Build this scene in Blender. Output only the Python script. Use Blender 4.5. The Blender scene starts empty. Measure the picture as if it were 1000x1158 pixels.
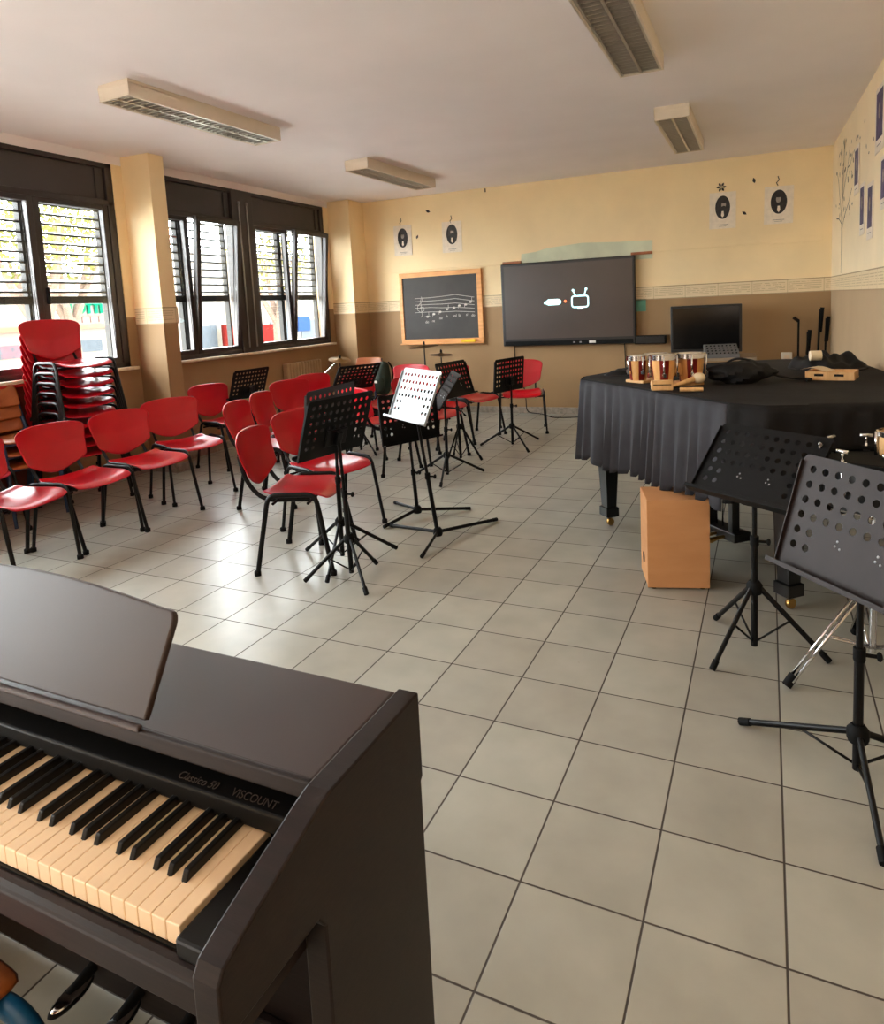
import bpy, math, random
from mathutils import Vector, Matrix
random.seed(7)
sc = bpy.context.scene
COL = sc.collection
R = math.radians
PI = math.pi

# ------------------------------------------------------------------ helpers
def lin(c):
    return tuple((v / 255 / 12.92 if v / 255 <= .04045 else ((v / 255 + .055) / 1.055) ** 2.4) for v in c[:3]) + (1,)

class MB:
    """collects shapes, then links them as ONE mesh object"""
    def __init__(s):
        s.v = []; s.f = []; s.sm = []; s.mi = []
    def add(s, verts, faces, smooth=False, mi=0, M=None):
        o = len(s.v)
        for p in verts:
            p = Vector(p)
            s.v.append(tuple(M @ p if M is not None else p))
        for f in faces:
            s.f.append([i + o for i in f]); s.sm.append(smooth); s.mi.append(mi)
        return s
    def box(s, x0, x1, y0, y1, z0, z1, M=None, mi=0):
        v = [(x0,y0,z0),(x1,y0,z0),(x1,y1,z0),(x0,y1,z0),(x0,y0,z1),(x1,y0,z1),(x1,y1,z1),(x0,y1,z1)]
        f = [(0,3,2,1),(4,5,6,7),(0,1,5,4),(1,2,6,5),(2,3,7,6),(3,0,4,7)]
        return s.add(v, f, False, mi, M)
    def cbox(s, c, d, M=None, mi=0):
        return s.box(c[0]-d[0]/2,c[0]+d[0]/2,c[1]-d[1]/2,c[1]+d[1]/2,c[2]-d[2]/2,c[2]+d[2]/2,M,mi)
    def tube(s, pts, r, n=10, r2=None, M=None, mi=0, caps=True, radii=None):
        pts = [Vector(p) for p in pts]
        # drop duplicates
        q = [pts[0]]
        for p in pts[1:]:
            if (p - q[-1]).length > 1e-6: q.append(p)
        pts = q
        T = []
        for i in range(len(pts)):
            a = pts[max(i-1,0)]; b = pts[min(i+1,len(pts)-1)]
            T.append((b - a).normalized())
        up = Vector((0,0,1)) if abs(T[0].z) < .9 else Vector((1,0,0))
        N = (up - T[0]*up.dot(T[0])).normalized()
        verts = []; faces = []
        for i, p in enumerate(pts):
            if i:
                ax = T[i-1].cross(T[i])
                if ax.length > 1e-7:
                    N = Matrix.Rotation(T[i-1].angle(T[i]), 3, ax.normalized()) @ N
                N = (N - T[i]*N.dot(T[i])).normalized()
            B = T[i].cross(N)
            rr = radii[i] if radii else r
            rb = (r2 if r2 else rr)
            for k in range(n):
                a = 2*PI*k/n
                verts.append(p + N*math.cos(a)*rr + B*math.sin(a)*rb)
        for i in range(len(pts)-1):
            for k in range(n):
                faces.append((i*n+k, i*n+(k+1)%n, (i+1)*n+(k+1)%n, (i+1)*n+k))
        s.add(verts, faces, True, mi, M)
        if caps:
            m = len(pts)-1
            s.add([verts[k] for k in range(n)], [tuple(range(n))[::-1]], False, mi, M)
            s.add([verts[m*n+k] for k in range(n)], [tuple(range(n))], False, mi, M)
        return s
    def lathe(s, prof, n=24, M=None, mi=0, smooth=True):
        """prof: list of (r, z); sharp corners get doubled rings"""
        for (a, b) in zip(prof[:-1], prof[1:]):
            verts = []; faces = []
            for (r, z) in (a, b):
                for k in range(n):
                    t = 2*PI*k/n
                    verts.append((r*math.cos(t), r*math.sin(t), z))
            for k in range(n):
                faces.append((k, (k+1)%n, n+(k+1)%n, n+k))
            s.add(verts, faces, smooth, mi, M)
        return s
    def ell(s, c, r, n=16, m=10, M=None, mi=0, fn=None):
        verts = []; faces = []
        for i in range(m+1):
            t = PI*i/m
            for k in range(n):
                a = 2*PI*k/n
                d = Vector((math.sin(t)*math.cos(a), math.sin(t)*math.sin(a), math.cos(t)))
                g = fn(d) if fn else 1
                verts.append((c[0]+r[0]*d.x*g, c[1]+r[1]*d.y*g, c[2]+r[2]*d.z*g))
        for i in range(m):
            for k in range(n):
                faces.append((i*n+k, (i+1)*n+k, (i+1)*n+(k+1)%n, i*n+(k+1)%n))
        return s.add(verts, faces, True, mi, M)
    def prism(s, poly, axis, a, b, M=None, mi=0):
        """poly of 2d points extruded along axis 0/1/2 from a to b"""
        n = len(poly)
        def P(p, t):
            if axis == 0: return (t, p[0], p[1])
            if axis == 1: return (p[0], t, p[1])
            return (p[0], p[1], t)
        v = [P(p, a) for p in poly] + [P(p, b) for p in poly]
        f = [tuple(range(n))[::-1], tuple(range(n, 2*n))] + [(i, (i+1)%n, n+(i+1)%n, n+i) for i in range(n)]
        return s.add(v, f, False, mi, M)
    def grid(s, nu, nv, fn, M=None, mi=0, smooth=True):
        v = [fn(i/nu, j/nv) for i in range(nu+1) for j in range(nv+1)]
        f = [(i*(nv+1)+j, (i+1)*(nv+1)+j, (i+1)*(nv+1)+j+1, i*(nv+1)+j+1) for i in range(nu) for j in range(nv)]
        return s.add(v, f, smooth, mi, M)
    def build(s, name, mat, parent=None, bevel=0, solid=0, subd=0, seg=2, loc=None):
        me = bpy.data.meshes.new(name)
        me.from_pydata(s.v, [], s.f)
        me.polygons.foreach_set('use_smooth', s.sm)
        mats = mat if isinstance(mat, (list, tuple)) else [mat]
        for m in mats: me.materials.append(m)
        if len(mats) > 1: me.polygons.foreach_set('material_index', s.mi)
        me.update()
        import bmesh
        bm = bmesh.new(); bm.from_mesh(me)
        bmesh.ops.remove_doubles(bm, verts=bm.verts, dist=1e-5)
        bmesh.ops.recalc_face_normals(bm, faces=bm.faces)
        for e in bm.edges:
            if len(e.link_faces) == 2 and e.calc_face_angle(0) > .7: e.smooth = False
        bm.to_mesh(me); bm.free()
        o = bpy.data.objects.new(name, me); COL.objects.link(o)
        if parent is not None: o.parent = parent
        if loc is not None: o.location = loc
        if solid:
            md = o.modifiers.new('solid', 'SOLIDIFY'); md.thickness = solid; md.offset = 0
        if bevel:
            md = o.modifiers.new('bev', 'BEVEL'); md.width = bevel; md.segments = seg; md.limit_method = 'ANGLE'; md.angle_limit = R(40)
        if subd:
            md = o.modifiers.new('sub', 'SUBSURF'); md.levels = subd; md.render_levels = subd
        return o

def fillet(pts, r, n=5):
    pts = [Vector(p) for p in pts]; out = [pts[0]]
    for a, b, c in zip(pts[:-2], pts[1:-1], pts[2:]):
        d1 = (a-b); d2 = (c-b)
        l = min(r, d1.length*.49, d2.length*.49)
        p = b + d1.normalized()*l; q = b + d2.normalized()*l
        for k in range(n+1):
            t = k/n
            out.append(p*(1-t)**2 + b*2*t*(1-t) + q*t*t)
    out.append(pts[-1]); return out

def thing(name, label, cat, loc=(0,0,0), rz=0, group=None):
    o = bpy.data.objects.new(name, None); COL.objects.link(o)
    o.empty_display_size = .1
    o.location = loc; o.rotation_euler = (0, 0, rz)
    return tag(o, label, cat, group)
def tag(o, label, cat, group=None, kind=None):
    o['label'] = label; o['category'] = cat
    if group: o['group'] = group
    if kind: o['kind'] = kind
    return o
def struct(o):
    o['kind'] = 'structure'; return o
def dup(root, loc, rz, label, group=None):
    r = root.copy(); COL.objects.link(r); r.location = loc; r.rotation_euler = (0, 0, rz)
    r['label'] = label
    if group: r['group'] = group
    for ch in list(root.children):
        c = ch.copy(); COL.objects.link(c); c.parent = r
        for g in list(ch.children):
            d = g.copy(); COL.objects.link(d); d.parent = c
    return r

# ------------------------------------------------------------------ materials
def newmat(name):
    m = bpy.data.materials.new(name); m.use_nodes = True
    nt = m.node_tree
    return m, nt, nt.nodes['Principled BSDF']
def mat(name, rgb, rough=.5, metal=0, var=.08, scale=8, bump=0, bscale=80, spec=.5, stretch=None, coat=0, sheen=0, rgb2=None, detail=3):
    m, nt, b = newmat(name); N = nt.nodes; L = nt.links
    tc = N.new('ShaderNodeTexCoord'); mp = N.new('ShaderNodeMapping')
    L.new(tc.outputs['Object'], mp.inputs[0])
    if stretch: mp.inputs['Scale'].default_value = stretch
    no = N.new('ShaderNodeTexNoise'); no.inputs['Scale'].default_value = scale; no.inputs['Detail'].default_value = detail
    L.new(mp.outputs[0], no.inputs['Vector'])
    cr = N.new('ShaderNodeValToRGB')
    c = lin(rgb)
    if rgb2: c2 = lin(rgb2)
    else: c2 = tuple(min(1, v*(1+var)) for v in c[:3]) + (1,); c = tuple(v*(1-var) for v in c[:3]) + (1,)
    cr.color_ramp.elements[0].color = c; cr.color_ramp.elements[1].color = c2
    cr.color_ramp.elements[0].position = .35; cr.color_ramp.elements[1].position = .65
    L.new(no.outputs['Fac'], cr.inputs[0]); L.new(cr.outputs[0], b.inputs['Base Color'])
    b.inputs['Roughness'].default_value = rough; b.inputs['Metallic'].default_value = metal
    b.inputs['Specular IOR Level'].default_value = spec
    if coat: b.inputs['Coat Weight'].default_value = coat; b.inputs['Coat Roughness'].default_value = .1
    if sheen: b.inputs['Sheen Weight'].default_value = sheen
    if bump:
        n2 = N.new('ShaderNodeTexNoise'); n2.inputs['Scale'].default_value = bscale; n2.inputs['Detail'].default_value = 2
        L.new(mp.outputs[0], n2.inputs['Vector'])
        bp = N.new('ShaderNodeBump'); bp.inputs['Strength'].default_value = bump; bp.inputs['Distance'].default_value = .004
        L.new(n2.outputs['Fac'], bp.inputs['Height']); L.new(bp.outputs[0], b.inputs['Normal'])
    return m
def emit(name, rgb, st):
    m, nt, b = newmat(name)
    b.inputs['Base Color'].default_value = lin(rgb); b.inputs['Emission Color'].default_value = lin(rgb); b.inputs['Emission Strength'].default_value = st
    return m
def math_node(nt, op, a, b=None, c=None):
    n = nt.nodes.new('ShaderNodeMath'); n.operation = op
    for i, v in enumerate((a, b, c)):
        if v is None: continue
        if isinstance(v, (int, float)): n.inputs[i].default_value = v
        else: nt.links.new(v, n.inputs[i])
    return n.outputs[0]

TILE = .30
TROT = -.02341
def floor_mat():
    m, nt, b = newmat('floor_tiles'); N = nt.nodes; L = nt.links
    g = N.new('ShaderNodeNewGeometry'); mp = N.new('ShaderNodeMapping'); mp.vector_type = 'POINT'
    mp.inputs['Rotation'].default_value = (0, 0, -TROT); mp.inputs['Scale'].default_value = (1/TILE, 1/TILE, 1/TILE)
    L.new(g.outputs['Position'], mp.inputs[0])
    sp = N.new('ShaderNodeSeparateXYZ'); L.new(mp.outputs[0], sp.inputs[0])
    def edge(s):
        f = math_node(nt, 'FRACT', math_node(nt, 'ADD', s, 100.0))
        return math_node(nt, 'MINIMUM', f, math_node(nt, 'SUBTRACT', 1.0, f))
    e = math_node(nt, 'MINIMUM', edge(sp.outputs[0]), edge(sp.outputs[1]))
    mr = N.new('ShaderNodeMapRange'); mr.inputs['From Min'].default_value = .0065; mr.inputs['From Max'].default_value = .0115
    L.new(e, mr.inputs[0])
    fl = N.new('ShaderNodeVectorMath'); fl.operation = 'FLOOR'; L.new(mp.outputs[0], fl.inputs[0])
    wn = N.new('ShaderNodeTexWhiteNoise'); wn.noise_dimensions = '3D'; L.new(fl.outputs[0], wn.inputs['Vector'])
    cr = N.new('ShaderNodeValToRGB'); cr.color_ramp.elements[0].color = lin((155,152,141)); cr.color_ramp.elements[1].color = lin((166,165,153))
    L.new(wn.outputs['Value'], cr.inputs[0])
    no = N.new('ShaderNodeTexNoise'); no.inputs['Scale'].default_value = 5; no.inputs['Detail'].default_value = 4; L.new(g.outputs['Position'], no.inputs['Vector'])
    mx = N.new('ShaderNodeMix'); mx.data_type = 'RGBA'; mx.blend_type = 'OVERLAY'; mx.inputs['Factor'].default_value = .25
    L.new(cr.outputs[0], mx.inputs['A']); L.new(no.outputs['Fac'], mx.inputs['B'])
    m2 = N.new('ShaderNodeMix'); m2.data_type = 'RGBA'
    m2.inputs['A'].default_value = lin((62,54,48)); L.new(mx.outputs['Result'], m2.inputs['B']); L.new(mr.outputs[0], m2.inputs['Factor'])
    L.new(m2.outputs['Result'], b.inputs['Base Color'])
    r2 = N.new('ShaderNodeMapRange'); r2.inputs['To Min'].default_value = .75; r2.inputs['To Max'].default_value = .31; L.new(mr.outputs[0], r2.inputs[0])
    n3 = N.new('ShaderNodeTexNoise'); n3.inputs['Scale'].default_value = 40; L.new(g.outputs['Position'], n3.inputs['Vector'])
    L.new(math_node(nt, 'ADD', r2.outputs[0], math_node(nt, 'MULTIPLY', math_node(nt, 'SUBTRACT', n3.outputs['Fac'], .5), .12)), b.inputs['Roughness'])
    bp = N.new('ShaderNodeBump'); bp.inputs['Strength'].default_value = .5; bp.inputs['Distance'].default_value = .002
    L.new(mr.outputs[0], bp.inputs['Height']); L.new(bp.outputs[0], b.inputs['Normal'])
    return m
B1, B2 = 1.41, 1.567      # border strip on the walls
def wall_mat(name, lower, upper):
    m, nt, b = newmat(name); N = nt.nodes; L = nt.links
    g = N.new('ShaderNodeNewGeometry'); sp = N.new('ShaderNodeSeparateXYZ'); L.new(g.outputs['Position'], sp.inputs[0])
    f = math_node(nt, 'GREATER_THAN', sp.outputs[2], (B1+B2)/2)
    no = N.new('ShaderNodeTexNoise'); no.inputs['Scale'].default_value = 1.6; no.inputs['Detail'].default_value = 6; L.new(g.outputs['Position'], no.inputs['Vector'])
    mx = N.new('ShaderNodeMix'); mx.data_type = 'RGBA'; mx.inputs['A'].default_value = lin(lower); mx.inputs['B'].default_value = lin(upper); L.new(f, mx.inputs['Factor'])
    hs = N.new('ShaderNodeHueSaturation'); L.new(mx.outputs['Result'], hs.inputs['Color'])
    mr = N.new('ShaderNodeMapRange'); mr.inputs['From Min'].default_value = .3; mr.inputs['From Max'].default_value = .7; mr.inputs['To Min'].default_value = .92; mr.inputs['To Max'].default_value = 1.06
    L.new(no.outputs['Fac'], mr.inputs[0]); L.new(mr.outputs[0], hs.inputs['Value'])
    L.new(hs.outputs[0], b.inputs['Base Color'])
    b.inputs['Roughness'].default_value = .7
    n2 = N.new('ShaderNodeTexNoise'); n2.inputs['Scale'].default_value = 60; L.new(g.outputs['Position'], n2.inputs['Vector'])
    bp = N.new('ShaderNodeBump'); bp.inputs['Strength'].default_value = .12; bp.inputs['Distance'].default_value = .005
    L.new(n2.outputs['Fac'], bp.inputs['Height']); L.new(bp.outputs[0], b.inputs['Normal'])
    return m
def band_mat():
    # border strip: pale panels with rows of thin ruled lines, like sheet music
    m, nt, b = newmat('border_strip'); N = nt.nodes; L = nt.links
    g = N.new('ShaderNodeNewGeometry'); sp = N.new('ShaderNodeSeparateXYZ'); L.new(g.outputs['Position'], sp.inputs[0])
    s = math_node(nt, 'ADD', sp.outputs[0], sp.outputs[1])
    fx = math_node(nt, 'FRACT', math_node(nt, 'MULTIPLY', math_node(nt, 'ADD', s, 50), 1/.36))
    z = math_node(nt, 'MULTIPLY', math_node(nt, 'SUBTRACT', sp.outputs[2], B1), 1/(B2-B1))
    inz = math_node(nt, 'MULTIPLY', math_node(nt, 'GREATER_THAN', z, .2), math_node(nt, 'LESS_THAN', z, .82))
    inx = math_node(nt, 'MULTIPLY', math_node(nt, 'GREATER_THAN', fx, .05), math_node(nt, 'LESS_THAN', fx, .95))
    fz = math_node(nt, 'LESS_THAN', math_node(nt, 'FRACT', math_node(nt, 'MULTIPLY', z, 8)), .35)
    no = N.new('ShaderNodeTexNoise'); no.inputs['Scale'].default_value = 30; L.new(g.outputs['Position'], no.inputs['Vector'])
    ln = math_node(nt, 'MULTIPLY', math_node(nt, 'MULTIPLY', inz, inx), math_node(nt, 'MULTIPLY', fz, math_node(nt, 'GREATER_THAN', no.outputs['Fac'], .42)))
    edge = math_node(nt, 'MAXIMUM', math_node(nt, 'LESS_THAN', z, .07), math_node(nt, 'GREATER_THAN', z, .94))
    dv = math_node(nt, 'LESS_THAN', fx, .03)
    k = math_node(nt, 'MINIMUM', 1, math_node(nt, 'ADD', math_node(nt, 'MULTIPLY', edge, .9), math_node(nt, 'ADD', math_node(nt, 'MULTIPLY', ln, .55), math_node(nt, 'MULTIPLY', dv, .35))))
    mx = N.new('ShaderNodeMix'); mx.data_type = 'RGBA'; mx.inputs['A'].default_value = lin((226,204,166)); mx.inputs['B'].default_value = lin((158,132,98))
    L.new(k, mx.inputs['Factor']); L.new(mx.outputs['Result'], b.inputs['Base Color']); b.inputs['Roughness'].default_value = .6
    return m
def glass_mat():
    m = bpy.data.materials.new('window_glass'); m.use_nodes = True; nt = m.node_tree; N = nt.nodes; L = nt.links
    N.remove(N['Principled BSDF']); out = N['Material Output']
    t = N.new('ShaderNodeBsdfTransparent'); t.inputs[0].default_value = (.95, .97, .96, 1)
    gl = N.new('ShaderNodeBsdfGlossy'); gl.inputs['Roughness'].default_value = .03
    mx = N.new('ShaderNodeMixShader'); mx.inputs[0].default_value = .05; L.new(t.outputs[0], mx.inputs[1]); L.new(gl.outputs[0], mx.inputs[2]); L.new(mx.outputs[0], out.inputs[0])
    return m

M = {}
M['floor'] = floor_mat()
M['wall'] = wall_mat('wall_paint', (156,124,86), (243,219,174))
M['wall_lit'] = wall_mat('wall_paint_lit', (180,154,122), (248,228,192))  # lit copy of the wall paint, made paler for the light on it
M['band'] = band_mat()
M['ceil'] = mat('ceiling_plaster', (238,231,232), .85, var=.03, scale=1.2, bump=.08, bscale=50)
M['stone'] = mat('grey_stone', (150,140,128), .5, var=.2, scale=25)
M['frame'] = mat('window_frame_brown', (50,42,40), .45, var=.12, scale=6)
M['boxdark'] = mat('shutter_box_brown', (58,50,48), .5, var=.1, scale=4)
M['sill'] = mat('sill_stone', (214,196,172), .4, var=.1, scale=30)
M['slat'] = mat('slat_grey', (58,56,52), .6, var=.05, spec=.2)
M['slatbar'] = mat('slat_bar', (34,32,30), .6, spec=.2)
M['glass'] = glass_mat()
M['red'] = mat('red_plastic', (182,7,28), .28, var=.05, scale=5, bump=.03, bscale=300)
M['black'] = mat('black_enamel', (7,6,7), .38, var=.15, scale=20, spec=.22)
M['rubber'] = mat('black_rubber', (9,9,9), .75, var=.1, spec=.2)
M['stand'] = mat('stand_black', (11,10,10), .5, var=.1, scale=15, spec=.16)
M['stand_matte'] = mat('stand_matte', (34,28,27), .85, spec=.08)
M['stand_grey'] = mat('stand_dark_grey', (40,30,29), .5, var=.08, scale=15, spec=.22)
M['stand_glare'] = mat('stand_painted_glare', (150,157,163), .32, var=.04, scale=15)  # black desk coloured pale: the window glare is painted in
M['chrome'] = mat('chrome', (220,220,222), .12, 1, var=.03)
M['steel'] = mat('brushed_steel', (150,150,152), .35, 1, var=.05)
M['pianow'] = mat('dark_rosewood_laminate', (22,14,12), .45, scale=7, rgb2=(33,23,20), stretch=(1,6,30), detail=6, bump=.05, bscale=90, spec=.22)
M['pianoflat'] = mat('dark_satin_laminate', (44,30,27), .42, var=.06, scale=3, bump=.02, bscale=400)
M['pianoblack'] = mat('piano_black', (10,9,8), .35, var=.1, spec=.25)
M['ivory'] = mat('ivory_key', (236,208,172), .28, var=.02)
M['ebony'] = mat('ebony_key', (8,7,7), .38, var=.1, spec=.3)
M['gold'] = mat('printed_lettering', (62,52,46), .6, var=.02)
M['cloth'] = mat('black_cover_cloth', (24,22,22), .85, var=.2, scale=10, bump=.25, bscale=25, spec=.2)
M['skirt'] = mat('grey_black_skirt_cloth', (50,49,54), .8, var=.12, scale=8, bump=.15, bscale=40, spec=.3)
M['gloss'] = mat('polished_black', (9,9,9), .3, var=.1)
M['brass'] = mat('brass', (180,140,80), .3, 1)
M['cymb'] = mat('cymbal_bronze', (128,98,58), .35, 1, var=.1, scale=20)
M['wood'] = mat('orange_beech', (208,152,104), .5, scale=3, rgb2=(200,143,95), stretch=(1,1,5), detail=4, spec=.3)
M['woodl'] = mat('pale_wood', (222,178,124), .5, scale=5, rgb2=(204,158,104), stretch=(8,1,1), detail=5)
M['woodb'] = mat('brown_beech', (168,96,48), .4, scale=5, rgb2=(148,80,38), stretch=(8,1,1), detail=5)
M['boardframe'] = mat('blackboard_frame_wood', (226,164,100), .45, scale=5, rgb2=(206,144,82), stretch=(1,1,6))
M['slate'] = mat('slate_board', (52,48,46), .65, var=.14, scale=6)
M['chalk'] = mat('chalk', (214,208,200), .9, var=.1, scale=60)
M['yellow'] = mat('yellow_felt', (236,196,40), .8)
M['tvblack'] = mat('tv_bezel', (20,19,20), .35)
M['screen'] = mat('tv_screen', (66,56,52), .3, var=.15, scale=1.2)  # base colour lifted to stand in for the hazy room reflection
M['screen2'] = mat('tv_screen_dark', (10,9,9), .12, var=.1)
M['tabletop'] = mat('beige_table_top', (150,130,108), .5, var=.03)
M['white'] = mat('white_plastic', (232,228,220), .5, var=.02)
M['icon'] = emit('screen_icon_cyan', (196,246,250), 1.1)
M['iconred'] = emit('screen_icon_red', (255,120,70), 1.0)
M['green_patch'] = mat('pale_green_paint', (208,212,186), .8, var=.1, scale=3)
M['teal'] = mat('teal_paper', (104,164,142), .7)
M['paper'] = mat('poster_paper', (236,222,204), .7, var=.05, scale=20)
M['ink'] = mat('portrait_ink', (44,40,40), .7, var=.3, scale=40)
M['inkgrey'] = mat('portrait_grey', (150,140,132), .7, var=.15, scale=40)
M['violet'] = mat('violet_portrait', (74,62,96), .6, var=.3, scale=20)
M['decal'] = mat('black_sticker', (46,38,34), .6)
M['lampbody'] = mat('lamp_white_enamel', (222,208,190), .4, var=.02)
M['louver'] = mat('louver_aluminium', (190,182,170), .3, .7, var=.03)
M['lampin'] = mat('lamp_interior', (116,106,96), .5)
M['bluef'] = mat('blue_enamel', (16,78,118), .4)
M['darkblue'] = mat('dark_blue_enamel', (34,60,96), .4)
M['radiator'] = mat('radiator_cream', (176,148,108), .5)
M['cabinet'] = mat('red_cabinet', (176,22,20), .4)
M['cabinetd'] = mat('red_brown_cabinet', (104,44,30), .5)
M['bongored'] = mat('bongo_dark_red', (122,14,12), .3, var=.15, scale=9, coat=.4)
M['bongowood'] = mat('bongo_wood', (232,178,112), .35, scale=5, rgb2=(212,154,90), stretch=(6,6,1), coat=.4)
M['skin'] = mat('drum_skin', (226,212,188), .6)
M['packgreen'] = mat('backpack_green', (28,40,27), .85)
M['grey'] = mat('grey_plastic', (104,104,106), .5)
M['bag'] = mat('black_bag_nylon', (20,19,20), .7, var=.25, scale=14, bump=.5, bscale=18, spec=.3)
M['cream'] = mat('cream_card', (234,214,180), .7)
# outside
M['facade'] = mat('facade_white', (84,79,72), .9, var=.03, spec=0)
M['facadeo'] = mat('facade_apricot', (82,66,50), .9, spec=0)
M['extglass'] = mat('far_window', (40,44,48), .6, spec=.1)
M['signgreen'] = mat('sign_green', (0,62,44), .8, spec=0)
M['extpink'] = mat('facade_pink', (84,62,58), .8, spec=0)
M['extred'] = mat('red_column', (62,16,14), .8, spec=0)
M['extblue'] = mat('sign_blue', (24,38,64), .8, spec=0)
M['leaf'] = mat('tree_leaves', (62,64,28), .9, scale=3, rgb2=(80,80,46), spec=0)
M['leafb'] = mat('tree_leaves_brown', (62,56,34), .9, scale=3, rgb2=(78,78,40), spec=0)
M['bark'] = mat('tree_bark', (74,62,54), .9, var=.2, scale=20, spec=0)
M['yard_bounce'] = mat('yard_bounce_pale', (206,202,194), .9, spec=0)  # yard ground made near white to bounce sky light onto the ceiling

# ------------------------------------------------------------------ camera
cam_d = bpy.data.cameras.new('camera'); cam = bpy.data.objects.new('camera', cam_d); COL.objects.link(cam)
YAW, PITCH, ROLL = -.41610899, .11459747, .04884715
fwd = Vector((math.sin(YAW)*math.cos(PITCH), math.cos(YAW)*math.cos(PITCH), -math.sin(PITCH)))
r0 = Vector((math.cos(YAW), -math.sin(YAW), 0)); d0 = fwd.cross(r0)
rt = r0*math.cos(ROLL) + d0*math.sin(ROLL); dn = -r0*math.sin(ROLL) + d0*math.cos(ROLL)
cam.matrix_world = Matrix(((rt.x, -dn.x, -fwd.x, .527), (rt.y, -dn.y, -fwd.y, -1.174), (rt.z, -dn.z, -fwd.z, 1.436), (0,0,0,1)))
cam_d.sensor_fit = 'HORIZONTAL'; cam_d.sensor_width = 36
cam_d.lens = 772.68/1000*36
cam_d.shift_x = (500 - 506.96)/1000; cam_d.shift_y = (436.74 - 579)/1000
cam_d.clip_start = .05; cam_d.clip_end = 200
sc.camera = cam

# ------------------------------------------------------------------ room
W, D, H = 1.36, 7.40, 2.954
XL = -4.78            # face of the window wall
XG = -4.80            # face of the window frames
YN = -3.4
struct(MB().box(XL-.2, W+.2, YN-.2, D+.2, -.1, 0).build('floor', M['floor']))
struct(MB().box(XL-.2, W+.2, YN-.2, D+.2, H, H+.1).build('ceiling', M['ceil']))
struct(MB().box(XL-.2, W+.2, D, D+.15, 0, H).build('wall_back', M['wall']))
struct(MB().box(W, W+.15, YN, D, 0, H).build('wall_right', M['wall_lit']))
struct(MB().box(XL-.2, W+.2, YN-.15, YN, 0, H).build('wall_near', M['wall']))
ZS, ZT = 1.03, 2.875
WINS = [(.2, 3.5), (3.78, 6.90), (-3.2, -.1)]      # y ranges of the window openings
mb = MB(); mb.box(XL-.2, XL, YN, D, 0, ZS)
ys = sorted(WINS); edges = [YN]
for a, b in ys: edges += [a, b]
edges.append(D)
for a, b in zip(edges[0::2], edges[1::2]): mb.box(XL-.2, XL, a, b, ZS, ZT)
struct(mb.build('wall_left', M['wall']))
struct(MB().box(XL-.2, XL, YN, D, ZT, H).build('wall_left_lintel', M['ceil']))
XP = -4.439
struct(MB().box(XL-.02, XP, 3.607, 3.785, 0, H).build('wall_pier', M['wall'], bevel=.004))
struct(MB().box(XL-.02, XP, 7.012, D+.02, 0, H).build('wall_pier', M['wall'], bevel=.004))
# border strips (a little proud of the walls)
t = .006
struct(MB().box(XP, W, D-t, D+.01, B1, B2).build('trim_1', M['band']))
struct(MB().box(W-t, W+.01, YN, D-t, B1, B2).build('trim_2', M['band']))
struct(MB().box(XL, XP+t, 3.607-t, 3.785+t, B1, B2).build('trim_3', M['band']))
struct(MB().box(XL, XP+t, 7.012-t, D-.001, B1, B2).build('trim_4', M['band']))
for nm, q in dict(back=(XP, W, D-.012, D+.01), right=(W-.012, W+.01, YN, D), pier=(XL, XP+.012, 3.595, 3.797), left=(XL-.01, XL+.012, YN, D)).items():
    struct(MB().box(*q, 0, .085).build('baseboard_'+nm, M['stone'], bevel=.002))
# cable raceway along the back wall
struct(MB().box(-4.2, -2.42, D-.012, D+.01, 1.952, 1.966).box(-.52, .78, D-.012, D+.01, 1.972, 1.986).box(.76, 1.27, D-.022, D+.01, 1.96, 2.02).build('trim_5', M['wall'], bevel=.003))
# pale green paint patch behind the screen
pp = [(-2.16,1.9),(-2.14,2.07),(-1.95,2.085),(-1.8,2.12),(-1.35,2.15),(-.9,2.125),(-.515,2.115),(-.515,1.9)]
struct(MB().prism(pp, 1, D-.003, D+.005).build('trim_6', M['green_patch']))

# windows ------------------------------------------------------------
def sash(name, y0, y1, z0, z1, parent, tilt=0):
    w = .055
    s = MB(); e = bpy.data.objects.new
    yy, zz = y1-y0, z1-z0
    s.box(0, .06, 0, w, 0, zz).box(0, .06, yy-w, yy, 0, zz).box(0, .06, w, yy-w, 0, w).box(0, .06, w, yy-w, zz-w, zz)
    o = s.build(name, M['frame'], parent, bevel=.006)
    o.location = (XG-.06, y0, z0)
    o.rotation_euler = (0, tilt, 0)
    g = MB().box(.026, .032, w-.005, yy-w+.005, w-.005, zz-w+.005).build('pane', M['glass'], o)
    return o
def blind(name, y0, y1, z0, z1, parent):
    mb = MB(); z = z0 + .08
    while z < z1:
        Mx = Matrix.Translation((XG-.17, (y0+y1)/2, z)) @ Matrix.Rotation(R(20), 4, 'Y')
        mb.cbox((0, 0, 0), (.062, y1-y0, .015), Mx); z += .082
    o = mb.build(name, M['slat'], parent)
    MB().box(XG-.2, XG-.14, y0, y1, z0-.03, z0+.035).build('bottom_rail', M['slatbar'], o, bevel=.004)
    MB().box(XG-.2, XG-.14, y0-.012, y0+.012, ZS, z1).box(XG-.2, XG-.14, y1-.012, y1+.012, ZS, z1).build('guide_rail', M['slatbar'], o)
    return o
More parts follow.
